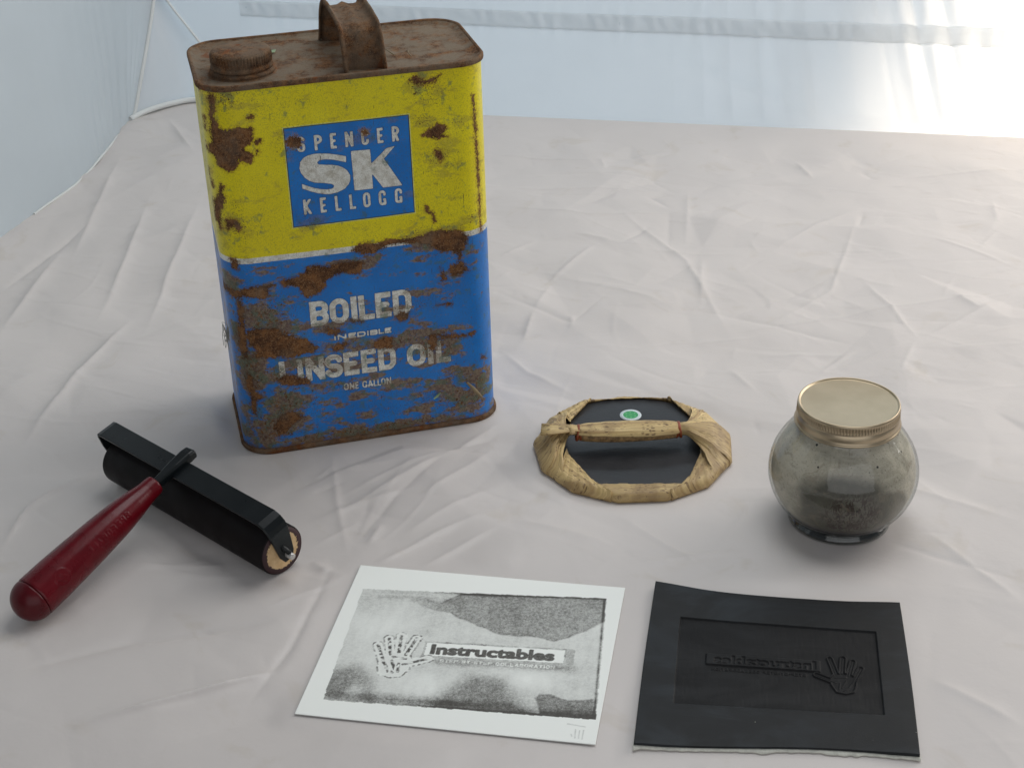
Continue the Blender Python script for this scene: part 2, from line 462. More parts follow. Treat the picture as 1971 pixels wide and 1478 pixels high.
# ------------------------------------------------------------ the cloth floor
CREASES = [[(-6,1366),(82,1338)],[(87,1344),(90,1317)],[(11,1317),(66,1310),(127,1298),(163,1280)],[(127,1301),(147,1262)],[(147,1262),(125,1252),(140,1221)],[(-6,1281),(142,1263)],[(-7,1244),(72,1212),(140,1215),(152,1220)],[(138,1221),(129,1145)],[(160,1274),(144,1149)],[(54,1177),(92,1156)],[(92,1156),(119,1189)],[(109,1146),(142,1134),(184,1131)],[(34,1101),(84,1069),(130,1030)],[(138,1033),(186,1008),(221,985),(247,967)],[(71,1155),(34,1096)],[(154,1128),(143,1038)],[(-9,980),(11,943),(41,912)],[(18,1037),(9,995)],[(33,1087),(18,1037)],[(413,1223),(403,1173)],[(285,968),(266,927)],[(387,1048),(319,995),(285,968)],[(285,968),(205,923)],[(205,1129),(257,1178),(304,1214)],[(373,1122),(398,1157)],[(338,1150),(368,1117),(393,1090)],[(270,1075),(282,1019),(289,968)],[(271,1277),(263,1329)],[(317,1299),(326,1273)],[(326,1273),(459,1287)],[(150,942),(163,904)],[(243,963),(210,930)],[(111,1342),(158,1366)],[(57,1440),(78,1401)],[(146,1399),(158,1366)],[(200,1276),(282,1264)],[(152,1015),(213,1051),(261,1090)],[(178,959),(241,955)],[(47,1031),(44,1009)],[(124,979),(179,988)],[(323,1057),(400,1090)],[(331,1043),(347,1015)],[(299,1203),(288,1170)],[(25,1169),(-8,1139)],[(-117,847),(-107,782),(-97,732)],[(-32,859),(-74,789),(-97,738)],[(-11,774),(-47,751),(-82,721),(-111,705)],[(-11,755),(-52,720),(-69,710)],[(-10,801),(-38,779),(-65,752)],[(-125,819),(-72,832)],[(-125,766),(-102,782),(-55,803)],[(-119,728),(-105,717)],[(-12,851),(-25,829),(-60,786)],[(-126,813),(-114,831)],[(-141,682),(-113,700),(-94,712)],[(-79,764),(-87,742)],[(-56,840),(-10,861)],[(-126,798),(-104,812)],[(-362,1387),(-356,1157)],[(-316,1284),(-310,1154),(-308,1042)],[(-337,1492),(-295,1394)],[(-270,1272),(-269,1151),(-269,1023)],[(-356,1243),(-398,1102)],[(-368,1179),(-379,1030)],[(-284,1041),(-305,961),(-320,864)],[(-119,743),(-91,768)],[(-118,764),(-46,836),(4,892)],[(-111,792),(-30,854)],[(236,740),(272,669)],[(210,731),(278,688)],[(230,790),(290,748)],[(-271,635),(-208,661),(-123,671)],[(-220,593),(-122,632)],[(58,766),(116,696)],[(63,713),(129,725)],[(143,778),(114,726)],[(205,612),(243,572)],[(157,994),(387,1047)],[(-4,764),(61,729)],[(-106,727),(-109,703),(-121,649),(-137,608)],[(-301,748),(-294,791),(-266,836)],[(-16,1075),(45,1018),(79,1069)],[(91,1231),(141,1121),(157,994)],[(292,1193),(244,1057),(175,993)]]
feet = [(-100, 908, 95), (75, 837, 68), (189, 755, 34), (-27, 644, 0), (130, 619, 0)]
def foot_mask(X, Y):
    """0 where an object stands so that nothing sinks into a fold"""
    def box(cx, cy, a, w, h):
        c, s = math.cos(a), math.sin(a); x = (X - cx) * c + (Y - cy) * s; y = -(X - cx) * s + (Y - cy) * c
        return np.hypot(np.maximum(np.abs(x) - w / 2, 0), np.maximum(np.abs(y) - h / 2, 0))
    d = box(-100.5, 907.8, .2418, 170, 96)
    d = np.minimum(d, box(-27.1, 644.5, -.1924, 151, 127)); d = np.minimum(d, box(129.9, 618.8, -.1564, 134, 128))
    d = np.minimum(d, np.maximum(np.hypot(X - 75.3, Y - 837.1) - 61, 0)); d = np.minimum(d, np.maximum(np.hypot(X - 189.3, Y - 755) - 30, 0))
    d = np.minimum(d, np.maximum(seg_dist(X, Y, (-132, 718), (-242.8, 821.4)) - 5, 0))
    d = np.minimum(d, np.maximum(seg_dist(X, Y, (-257, 675), (-275, 680)) - 6, 0))
    t = np.clip(d / 16, 0, 1); return t * t * (3 - 2 * t)

def floor_height(X, Y):
    Z = np.zeros(X.shape)
    for i, pl in enumerate(CREASES):
        r = np.random.default_rng(i); A = r.uniform(.85, 1.75); w = r.uniform(2.0, 3.8); sg = 1 if r.random() < .75 else -.8
        if pl[0][0] < -180: w *= 1.35; A *= 2.3
        pl = [np.array(p, float) for p in pl]
        L = sum(np.linalg.norm(b - a) for a, b in zip(pl[:-1], pl[1:])); best = np.full(X.shape, 1e9); pos = np.zeros(X.shape); run = 0
        for a, b in zip(pl[:-1], pl[1:]):
            dd = b - a; l2 = dd @ dd; t = np.clip(((X - a[0]) * dd[0] + (Y - a[1]) * dd[1]) / l2, 0, 1)
            ds = np.hypot(X - a[0] - t * dd[0], Y - a[1] - t * dd[1]); near = ds < best
            best = np.where(near, ds, best); pos = np.where(near, run + t * math.sqrt(l2), pos); run += math.sqrt(l2)
        tp = np.clip(np.minimum(pos, L - pos) / (.30 * L), 0.12, 1)
        Z += sg * A * tp * np.exp(-np.abs(best) / w)
    r = np.random.default_rng(5)
    for k in range(520):
        cx, cy = r.uniform(-460, 520), r.uniform(480, 1500); a = r.uniform(0, np.pi) if r.random() < .6 else r.normal(-.35, .35)
        n = (-math.sin(a), math.cos(a)); R = 12 + 60 * r.random() ** 1.6; sl = r.uniform(.016, .080) * (1 if cy > 700 or r.random() < .4 else .45) * (1 if r.random() < .6 else -1)
        q = ((X - cx) ** 2 + (Y - cy) ** 2) / R ** 2
        m = q < 6
        x, y = X[m] - cx, Y[m] - cy
        Z[m] += -sl * np.abs(x * n[0] + y * n[1]) * np.exp(-q[m]) + sl * R * .3 * np.exp(-q[m])
    for k in range(800):
        cx, cy = r.uniform(-430, 520), r.uniform(500, 1470); a = r.normal(-.3, .45) if r.random() < .5 else r.uniform(0, np.pi)
        L = 8 + 50 * r.random() ** 1.6; w = r.uniform(1.3, 2.3); am = r.uniform(.18, .62) * (1 if r.random() < .7 else -1)
        if cy < 690: am *= .6
        x0, x1 = max(0, int((cx - L - 12 - X[0, 0]) / 1.45)), int((cx + L + 12 - X[0, 0]) / 1.45) + 1
        y0, y1 = max(0, int((cy - L - 12 - Y[0, 0]) / 1.45)), int((cy + L + 12 - Y[0, 0]) / 1.45) + 1
        xx, yy = X[x0:x1, y0:y1] - cx, Y[x0:x1, y0:y1] - cy
        u = xx * math.cos(a) + yy * math.sin(a); v = -xx * math.sin(a) + yy * math.cos(a) + .0035 * u * u * (1 if k % 2 else -1)
        Z[x0:x1, y0:y1] += am * np.exp(-np.abs(v) / w) * np.clip(1 - np.abs(u) / L, 0, 1)
    def facets(spacing, amp, seed, ang, stretch):
        q = np.random.default_rng(seed); ca, sa = math.cos(ang), math.sin(ang); pts = []
        gx = np.arange(-1300, 1300, spacing)
        for a in gx:
            for b in np.arange(-1300, 1300, spacing):
                u = a + q.uniform(-.48, .48) * spacing; v = (b + q.uniform(-.48, .48) * spacing) / stretch
                x = 20 + u * ca - v * sa; y = 1030 + u * sa + v * ca
                if X[0, 0] - 90 < x < X[-1, 0] + 90 and Y[0, 0] - 90 < y < Y[0, -1] + 90: pts.append((x, y))
        from mathutils.geometry import delaunay_2d_cdt
        vs, es, fs = delaunay_2d_cdt([Vector(p) for p in pts], [], [], 0, 1e-4)[:3]
        h = q.normal(0, 1, len(vs)) * amp; out = np.zeros(X.shape); st = X[1, 0] - X[0, 0]; ox, oy = X[0, 0], Y[0, 0]
        for f in fs:
            if len(f) != 3: continue
            (x1, y1), (x2, y2), (x3, y3) = (tuple(vs[i]) for i in f)
            i0, i1 = max(0, int((min(x1, x2, x3) - ox) / st)), min(X.shape[0], int((max(x1, x2, x3) - ox) / st) + 2)
            j0, j1 = max(0, int((min(y1, y2, y3) - oy) / st)), min(X.shape[1], int((max(y1, y2, y3) - oy) / st) + 2)
            if i0 >= i1 or j0 >= j1: continue
            D = (y2 - y3) * (x1 - x3) + (x3 - x2) * (y1 - y3)
            if abs(D) < 1e-6: continue
            px, py = X[i0:i1, j0:j1], Y[i0:i1, j0:j1]
            w1 = ((y2 - y3) * (px - x3) + (x3 - x2) * (py - y3)) / D; w2 = ((y3 - y1) * (px - x3) + (x1 - x3) * (py - y3)) / D; w3 = 1 - w1 - w2
            m = (w1 >= -1e-6) & (w2 >= -1e-6) & (w3 >= -1e-6)
            out[i0:i1, j0:j1][m] = (w1 * h[f[0]] + w2 * h[f[1]] + w3 * h[f[2]])[m]
        return out
    calm = np.where(Y < 700, .55, 1.)
    calm = np.clip((Y - 520) / 300, .45, 1)
    Z += facets(74, 1.25, 3, -.35, 1.9) * calm + facets(40, .55, 4, .5, 1.6) * calm + facets(21, .15, 6, -.2, 1.5) * calm
    # broad billows, stronger towards the left wall
    left = np.clip((-150 - X) / 150, 0, 1) * np.clip((Y - 780) / 200, 0, 1)
    Z += 1.0 * noise2(X / 85, Y / 130, 3, 2) + left * 2.2 * noise2((X - .10 * Y) / 34, Y / 300, 9, 1) * np.clip((1500 - Y) / 160, 0, 1)
    back = np.clip((1475 - .2147 * (X + 20.5) - Y) / 90, 0, 1)
    return (Z + .6) * foot_mask(X, Y) * back

xs = np.arange(-530, 600.1, 1.45); ys = np.arange(470, 1590.1, 1.45)
X, Y = np.meshgrid(xs, ys, indexing='ij')
Z = floor_height(X, Y)
cloth = mat_fabric('ground_cloth_nylon', (.668, .622, .592), .12, .2)
fl = mesh('floor', np.stack([X, Y, Z], -1).reshape(-1, 3), gridF(len(xs), len(ys)), cloth)
tag(fl, 'wrinkled off-white nylon cloth floor of the photo tent', kind='structure')

# ------------------------------------------------------------ the light tent
tent = thing('light_tent', (-20, 1475, 0), 0, 'white translucent fabric walls of a pop-up photo tent behind the objects', 'photo tent')
T0 = np.array([-20., 1475., 0.])
wall_mat = mat_fabric('tent_nylon', (.74, .775, .80), .42, .16)
hem_mat = mat_fabric('tent_hem', (.86, .88, .89), .60, .16)
wall_l = mat_fabric('tent_nylon_left', (.72, .78, .81), .42, .16)
pipe_mat = mat_fabric('tent_piping', (.80, .81, .79), .2, .1)
tv = np.array([.9777, -.2100, 0.]); tv /= np.linalg.norm(tv); nb = np.array([.21, .9777, 0.])   # along the back wall, and out of it
Ab = np.array([-20.5, 1475.4, 0.])
def back_wall(u, z):
    """point of the back wall; pleats grow towards the right"""
    g = np.clip((u - 150) / 250, 0, 1)
    ph = u + .30 * z * g
    pl = np.abs(np.sin(ph / 13.5 + 1.6 * np.sin(ph / 37.))) * 4.6 + 1.0 * np.sin(ph / 5.1 + 2 * np.sin(ph / 23))
    dz = np.exp(-((z - 92) / 10) ** 2)
    off = g * pl * (1 - .55 * dz) * np.clip(z / 14, 0, 1) + 1.4 * noise2(u / 60, z / 45, 21, 3) * np.clip(z / 20, 0, 1)
    off += .5 * np.sin(u / 3.1 + 1.5 * np.sin(u / 11)) * np.exp(-((z - 92) / 16) ** 2)
    # a soft diagonal fold low on the right
    dd = (z - 34) + .55 * (u - 260) * .6
    off += 2.2 * np.exp(-(dd / 9) ** 2) * np.exp(-((u - 250) / 70) ** 2)
    return Ab + np.multiply.outer(u, tv) + np.multiply.outer(off + .10 * z, nb) + np.stack([0 * u, 0 * u, z], -1)
us = np.arange(-247, 760.1, 1.8); zs = np.concatenate([np.arange(-2, 150, 3.), np.arange(150, 421, 15.)])
U, ZZ = np.meshgrid(us, zs, indexing='ij')
mesh('back_panel', (back_wall(U, ZZ) - T0).reshape(-1, 3), gridF(len(us), len(zs)), wall_mat, tent)
# gathered hem band running across it
us2 = np.arange(-247, 760.1, 1.3); vv = np.linspace(0, 1, 12)
U, VV = np.meshgrid(us2, vv, indexing='ij')
zt = 103.4 - .0076 * (U - 4); zb = 86.7 - .0104 * (U - 4)
Zh = zb + (zt - zb) * VV
puck = 1.1 * np.sin(U / 2.9 + 1.8 * np.sin(U / 9.) + 2.4 * VV) * np.sin(np.pi * VV) + .8 * noise2(U / 5, VV * 3, 40, 2)
P = back_wall(U, Zh) - np.multiply.outer(.6 + puck * .4, nb)
P[:, 0] += nb * 1.3; P[:, -1] += nb * 1.3
mesh('hem_band', (P - T0).reshape(-1, 3), gridF(len(us2), 12), hem_mat, tent)
# corner gusset between the two seams, leaning back
seamA = smooth_curve([(-374, 1490, 0), (-371, 1500, 6), (-362, 1515, 40), (-354, 1530, 72), (-346, 1544, 107), (-330, 1575, 190), (-312, 1600, 300), (-300, 1620, 420)], 60)
P2 = lambda u, z: Ab + u * tv + nb * (.10 * z) + np.array([0, 0, z])
seamB = smooth_curve([P2(-247, 0), P2(-262, 22), P2(-294, 65), P2(-325, 106), P2(-338, 135), P2(-335, 200), P2(-325, 300), P2(-318, 420)], 60)
w = np.linspace(0, 1, 24)
arc_pts = smooth_curve([(-374, 1490, 0), (-366, 1508, 0), (-354, 1524, 0), (-338, 1537, 0), (-320, 1545, 0), (-290, 1540, 0), tuple(P2(-247, 0))], 24)
G = seamA[:, None, :] * (1 - w)[None, :, None] + seamB[:, None, :] * w[None, :, None]
k = np.exp(-np.arange(60) / 18.)[:, None, None]
G = G + k * (arc_pts[None] - (seamA[0] * (1 - w)[:, None] + seamB[0] * w[:, None])[None])
G += (2.5 * np.sin(w * 9)[None, :] * np.sin(np.linspace(0, 2.5, 60))[:, None])[..., None] * np.array([.2, .95, 0])
mesh('corner_panel', (G - T0).reshape(-1, 3), gridF(60, 24), wall_mat, tent)
# the part of the back wall above seam B that closes towards the gusset
H = []
for i in range(60):
    a = seamB[i]; zc = a[2]; b = back_wall(np.array([-247.]), np.array([zc]))[0]
    H.append([a * (1 - q) + b * q for q in np.linspace(0, 1, 10)])
mesh('back_panel', (np.array(H) - T0).reshape(-1, 3), gridF(60, 10), wall_mat, tent)
# left wall
lf = np.array([(-500, 560, 0), (-478, 800, 0), (-455, 1040, 0), (-424.6, 1198.6, 0), (-408, 1264, 0), (-389, 1327, 0), (-381, 1401, 0), (-376, 1472, 0), (-374, 1490, 0)], float)
LF = smooth_curve(lf, 420); zl = np.linspace(0, 1, 46)
LW = np.zeros((420, 46, 3))
for j, q in enumerate(zl):
    zc = 420 * q ** 1.25
    lean = np.zeros((420, 3)); lean[:, 0] = -.05 * zc
    sA = np.array([np.interp(zc, seamA[:, 2], seamA[:, 0]), np.interp(zc, seamA[:, 2], seamA[:, 1]), zc])
    wt = np.exp(-np.linspace(1, 0, 420) / .16)[:, None]
    base = LF + lean
    pt = base.copy(); pt[:, 2] = zc - 1.5 * (zc < 1)
    pt += wt * (sA - np.array([*pt[-1, :2], zc]))
    s = np.linspace(0, 1, 420); gm = np.exp(-((s - .80) / .13) ** 2)
    pt[:, 0] += gm * (1.7 * np.sin(s * 190 + 2 * np.sin(s * 33)) * np.exp(-zc / 75)) * min(1, zc / 4) + 2 * noise2(s * 9, s * 0 + zc / 60, 77, 2) * min(1, zc / 10)
    LW[:, j] = pt
mesh('left_panel', (LW - T0).reshape(-1, 3), gridF(420, 46), wall_l, tent)
for pth, rad in ((LF[200:] + [1.2, 0, .8], 1.1), (seamA + [.8, -1.2, 0], 2.0), (arc_pts + [1.5, -5.5, 3.4], 2.9), (seamB + [0, -1., 0], 1.3)):
    v, f = tube(pth - T0, rad, 8); mesh('piping', v, f, pipe_mat, tent)

# ------------------------------------------------------------ the oil can
RUST = [[(-78,239),(-76,238),(-76,233),(-77,224),(-75,218),(-70,217),(-66,218),(-61,217),(-57,218),(-56,216),(-57,213),(-56,210),(-59,207),(-62,206),(-61,204),(-58,202),(-58,199),(-59,196),(-63,197),(-66,198),(-68,194),(-70,191),(-74,192),(-78,195),(-79,199),(-82,202),(-82,207),(-80,208),(-80,216),(-79,224),(-79,230)],[(-58.7,223.4),(-55.4,224.3),(-55.4,222.5),(-58.9,221.5)],[(-56.0,209.7),(-53.1,210.5),(-51.7,209.1),(-52.5,207.0),(-54.5,206.2),(-56.3,207.4)],[(-55.7,203.4),(-54.5,203.9),(-53.9,202.7),(-55.4,200.6),(-56.4,201.5)],[(-78,184),(-76,182),(-77,178),(-76,175),(-78,169),(-80,165),(-80,158),(-81,154),(-83,158),(-83,166),(-83,170),(-80,176),(-79,180)],[(-77.5,160.9),(-75.0,161.6),(-70.4,160.5),(-69.4,156.7),(-71.1,154.3),(-73.2,157.2),(-75.8,155.5),(-76.9,153.5),(-78.0,156.8)],[(-83.4,191.3),(-82.7,191.2),(-82.0,179.0),(-82.7,179.1)],[(35.9,234.7),(40.9,238.1),(42.6,234.9),(46.5,234.0),(55.3,236.0),(52.2,232.9),(46.3,231.6),(40.5,231.7)],[(41.7,201.2),(47.8,204.5),(51.9,207.1),(57.6,203.4),(54.5,199.7),(58.4,198.2),(50.4,197.1),(45.5,198.7)],[(49.1,191.1),(53.0,189.6),(53.7,184.4),(51.7,183.6),(49.4,188.0)],[(41.4,156.6),(42.2,156.3),(43.2,152.6),(45.5,151.8),(47.7,145.0),(46.4,143.9),(44.9,149.7),(42.0,151.7)],[(73.7,221.1),(75.2,220.5),(75.5,212.4),(75.8,200.2),(76.4,179.5),(76.6,158.4),(76.7,132.4),(75.5,132.6),(75.4,158.5),(74.8,179.7),(74.4,200.4),(74.3,212.5)],[(-38.1,205.7),(-35.9,208.4),(-32.0,209.5),(-28.4,207.5),(-29.2,203.7),(-30.9,200.9),(-33.7,202.2),(-37.3,203.6)],[(-84.4,239.3),(-80.9,241.8),(-80.6,240.8),(-83.8,236.9)],[(-82.1,222.7),(-81.7,222.7),(-82.1,214.9),(-82.5,215.0)],[(6.1,207.9),(10.0,208.0),(10.7,205.4),(7.3,205.3)],[(-6,133),(-3,136),(1,137),(9,136),(17,137),(25,137),(33,137),(39,137),(43,139),(50,140),(58,138),(64,136),(67,133),(67,130),(65,126),(63,123),(62,117),(65,113),(66,110),(62,107),(57,107),(54,110),(55,114),(60,115),(60,121),(55,125),(50,124),(45,128),(43,131),(35,133),(29,133),(17,134),(10,130),(5,130),(2,130),(-4,132)],[(48.2,114.7),(50.1,111.1),(52.9,105.1),(47.7,104.7),(49.0,109.0)],[(-50,118),(-46,120),(-40,120),(-36,122),(-34,126),(-27,127),(-20,125),(-12,127),(-1,126),(1,125),(-2,118),(-11,119),(-17,118),(-22,116),(-24,112),(-27,108),(-35,106),(-38,110),(-39,113),(-43,115),(-48,115)],[(-78.0,136.1),(-74.1,136.0),(-73.6,132.2),(-74.5,128.1),(-77.8,129.1)],[(-86,120),(-81,116),(-77,114),(-70,117),(-63,118),(-53,117),(-57,115),(-58,110),(-61,109),(-67,110),(-73,111),(-74,108),(-81,111),(-84,112)],[(-76.7,108.8),(-73.9,107.3),(-74.1,96.3),(-73.9,85.1),(-74.7,68.2),(-77.3,67.4),(-78.8,76.8),(-77.7,91.3)],[(-76.2,59.2),(-73.1,55.2),(-73.2,44.7),(-68.6,40.4),(-73.0,37.6),(-74.1,27.1),(-76.3,29.9),(-76.1,41.7),(-77.1,51.2)],[(-74,88),(-68,90),(-62,89),(-56,89),(-54,85),(-44,80),(-38,77),(-31,71),(-32,69),(-39,68),(-48,67),(-56,68),(-64,69),(-70,70),(-68,74),(-73,78)],[(-59.1,52.9),(-54.8,55.7),(-46.8,53.2),(-39.0,49.5),(-39.2,46.6),(-47.5,46.3),(-55.5,48.2)],[(-59.7,27.0),(-51.3,27.9),(-43.5,23.0),(-49.9,20.5),(-56.9,13.3),(-61.1,12.8),(-64.7,18.3)],[(18.6,85.4),(21.8,87.7),(27.5,86.3),(26.7,81.8),(21.4,80.9)],[(-22.8,70.1),(-14.4,72.2),(-12.4,70.7),(-16.8,68.0),(-21.0,66.9)],[(3.9,68.1),(10.4,71.7),(15.5,70.3),(15.1,64.0),(8.8,63.9),(4.8,65.1)],[(37.4,68.6),(43.8,68.8),(46.6,61.3),(44.6,54.6),(42.7,47.8),(39.5,47.1),(37.9,58.0)],[(43.8,68.8),(52.1,66.3),(58.5,65.3),(69.2,66.5),(66.9,63.4),(52.0,64.0),(46.7,63.7)],[(72.8,47.7),(76.0,47.1),(75.9,44.2),(72.7,45.3)],[(49.0,89.3),(55.3,89.1),(55.2,87.2),(44.8,88.2)],[(-25.7,83.1),(-17.7,81.3),(-13.8,79.0),(-20.1,77.7),(-24.0,79.5)],[(-10.1,87.5),(-3.0,86.4),(-2.2,84.0),(-9.3,84.5)]]
SPECK = [(41,232,9,8,0.9),(48,226,13,9,0.7),(45,209,7,5,0.9),(53,187,10,9,0.8),(70,144,6,6,0.8),(-71,235,11,8,0.9),(-37,204,9,10,0.7),(-73,158,13,10,0.9),(-42,206,7,8,0.6),(64,206,7,8,0.5),(58,180,11,6,0.5),(22,213,4,4,0.6),(62,160,6,5,0.4),(-72,169,7,5,0.6),(-25,230,8,5,0.5),(-49,230,13,15,0.35),(-27,154,10,5,0.8),(8,205,10,5,0.6),(-60,99,20,15,1.0),(-58,83,26,14,1.0),(46,132,33,11,0.9),(0,124,18,8,0.7),(-55,33,22,18,1.0),(11,67,46,8,0.9),(43,60,20,14,0.95),(46,23,39,15,0.75),(-60,127,22,8,0.4),(-57,55,24,9,0.9),(-27,43,44,8,0.6),(28,92,33,8,0.6),(-13,85,28,6,0.8),(-66,14,33,8,1.0),(3,20,55,10,0.5),(60,110,18,18,0.5),(73,16,7,8,0.8),(-16,55,46,8,0.5),(-80,119,13,8,0.9),(71,29,8,8,0.9),(14,36,33,6,0.6)]
SKP = [[(-4.2, 193.5), (-4.4, 189.8), (-6.4, 190.5), (-9.1, 191.4), (-12.8, 192.5), (-17.1, 193.0), (-19.8, 192.9), (-21.4, 191.6), (-20.6, 190.2), (-17.4, 189.6), (-13.1, 189.1), (-9.3, 188.2), (-6.7, 186.9), (-4.1, 184.6), (-2.7, 181.5), (-2.7, 178.6), (-4.0, 175.9), (-6.7, 173.3), (-10.7, 171.8), (-14.6, 171.2), (-17.9, 171.3), (-22.2, 172.4), (-26.4, 174.1), (-29.5, 175.6), (-31.2, 176.4), (-31.4, 179.4), (-29.3, 178.3), (-26.2, 176.7), (-21.9, 175.1), (-17.6, 174.2), (-14.3, 174.2), (-12.7, 175.1), (-12.6, 176.4), (-14.1, 177.4), (-18.4, 178.4), (-23.7, 179.3), (-26.9, 180.8), (-29.4, 183.2), (-31.3, 186.3), (-31.8, 189.2), (-31.2, 192.6), (-29.1, 195.2), (-26.0, 196.5), (-22.2, 197.0), (-17.9, 196.7), (-13.6, 196.1), (-8.8, 194.9)],[(-1.0, 196.2), (10.3, 195.9), (10.5, 187.1), (17.4, 192.9), (20.1, 195.4), (25.2, 196.1), (18.2, 189.0), (28.0, 171.5), (27.9, 171.1), (16.5, 171.2), (10.4, 180.9), (10.4, 171.4), (-0.7, 171.6)]]
RUST = [p for p in RUST if not (37 < p[0][0] < 38 and 68 < p[0][1] < 69)] + [[(38.2, 68.6), (43.8, 68.8), (44.2, 63), (42.2, 56.5), (39.6, 57.5)]]
CW, CD, CH, CR = 169.7, 95.5, 242.9, 20.2
can = thing('oil_can', (-100.45, 907.8, 0), .2418, 'tall rusty rectangular tin oil can with yellow and blue paint and white lettering', 'can')

def rrect(w, d, r, nc=10, side=1):
    out = []
    for cx, cy, a0 in ((w / 2 - r, -d / 2 + r, -90), (w / 2 - r, d / 2 - r, 0), (-w / 2 + r, d / 2 - r, 90), (-w / 2 + r, -d / 2 + r, 180)):
        for i in range(nc + 1):
            a = math.radians(a0 + 90 * i / nc); out.append((cx + r * math.cos(a), cy + r * math.sin(a)))
    return np.array(out)

bw, bd_, br_ = CW - 3.4, CD - 3.4, CR - 1.7
# dense perimeter at the front (with both rounded corners), sparse elsewhere
def perim():
    pts = []
    for a in np.linspace(math.pi, math.pi * 1.5, 60, endpoint=False): pts.append((-bw / 2 + br_ + br_ * math.cos(a), -bd_ / 2 + br_ + br_ * math.sin(a)))
    for x in np.arange(-bw / 2 + br_, bw / 2 - br_, .5): pts.append((x, -bd_ / 2))
    for a in np.linspace(math.pi * 1.5, 2 * math.pi, 60, endpoint=False): pts.append((bw / 2 - br_ + br_ * math.cos(a), -bd_ / 2 + br_ + br_ * math.sin(a)))
    for y in np.linspace(-bd_ / 2 + br_, bd_ / 2 - br_, 20, endpoint=False): pts.append((bw / 2, y))
    for a in np.linspace(0, math.pi / 2, 10, endpoint=False): pts.append((bw / 2 - br_ + br_ * math.cos(a), bd_ / 2 - br_ + br_ * math.sin(a)))
    for x in np.linspace(bw / 2 - br_, -bw / 2 + br_, 40, endpoint=False): pts.append((x, bd_ / 2))
    for a in np.linspace(math.pi / 2, math.pi, 10, endpoint=False): pts.append((-bw / 2 + br_ + br_ * math.cos(a), bd_ / 2 - br_ + br_ * math.sin(a)))
    for y in np.linspace(bd_ / 2 - br_, -bd_ / 2 + br_, 20, endpoint=False): pts.append((-bw / 2, y))
    return np.array(pts)
Pm = perim(); zs = np.arange(1.5, CH - 1.2, .5)
PX = np.repeat(Pm[:, 0][:, None], len(zs), 1); PY = np.repeat(Pm[:, 1][:, None], len(zs), 1); PZ = np.repeat(zs[None], len(Pm), 0)
frontm = PY < -bd_ / 2 + br_ * 1.02
dent = .35 * noise2(PX / 30, PZ / 30, 61, 2) + .12 * noise2(PX / 9, PZ / 9, 63, 2)
for cx, cz, r, a in ((-56, 120, 14, -.9), (40, 60, 22, -.7), (60, 215, 16, -.6), (-68, 30, 12, -.8), (10, 30, 25, .6), (-20, 225, 20, -.5)):
    dent += a * np.exp(-((PX - cx) ** 2 + (PZ - cz) ** 2) / r ** 2)
bow = .9 * np.cos(np.clip(PX / (bw / 2), -1, 1) * math.pi / 2) * np.sin(np.clip(PZ / CH, 0, 1) * math.pi)
wf = np.clip((-PY - (bd_ / 2 - 6)) / 6, 0, 1); wf = wf * wf * (3 - 2 * wf)
PYd = PY - wf * (dent + bow) + np.where(PY > bd_ / 2 - .01, bow, 0)
att = {}
xf, zf = PX.ravel(), PZ.ravel(); fm = frontm.ravel()
rust = np.full(xf.shape, -3.); xfF, zfF = xf[fm], zf[fm]; rf = np.full(xfF.shape, -3.)
for pl in RUST:
    pa = np.array(pl); s = (xfF > pa[:, 0].min() - 4) & (xfF < pa[:, 0].max() + 4) & (zfF > pa[:, 1].min() - 4) & (zfF < pa[:, 1].max() + 4)
    rf[s] = np.maximum(rf[s], -poly_sdf(xfF[s], zfF[s], pl))
rf = np.clip(rf, -3, 3)
rust[fm] = rf
spk = np.zeros(xf.shape)
for cx, cz, rx, rz, a in SPECK:
    spk = np.maximum(spk, a * np.exp(-(((xf - cx) / (rx * 1.0)) ** 2 + ((zf - cz) / (rz * 1.0)) ** 2)))
for cx, cz, rx, rz, a in ((-62, 22, 24, 20, 1.0), (-73, 60, 10, 38, 1.05), (-58, 92, 16, 12, 1.0), (56, 36, 22, 12, .75), (0, 7, 90, 5, 1.05), (60, 20, 25, 16, .9), (-40, 60, 25, 8, .9)):
    spk = np.maximum(spk, a * np.exp(-(((xf - cx) / rx) ** 2 + ((zf - cz) / rz) ** 2)))
spk = np.where(fm, spk, .35)
ink = np.full(xf.shape, 5.)
L = letters_sdf
ii = np.full(xfF.shape, 9.)
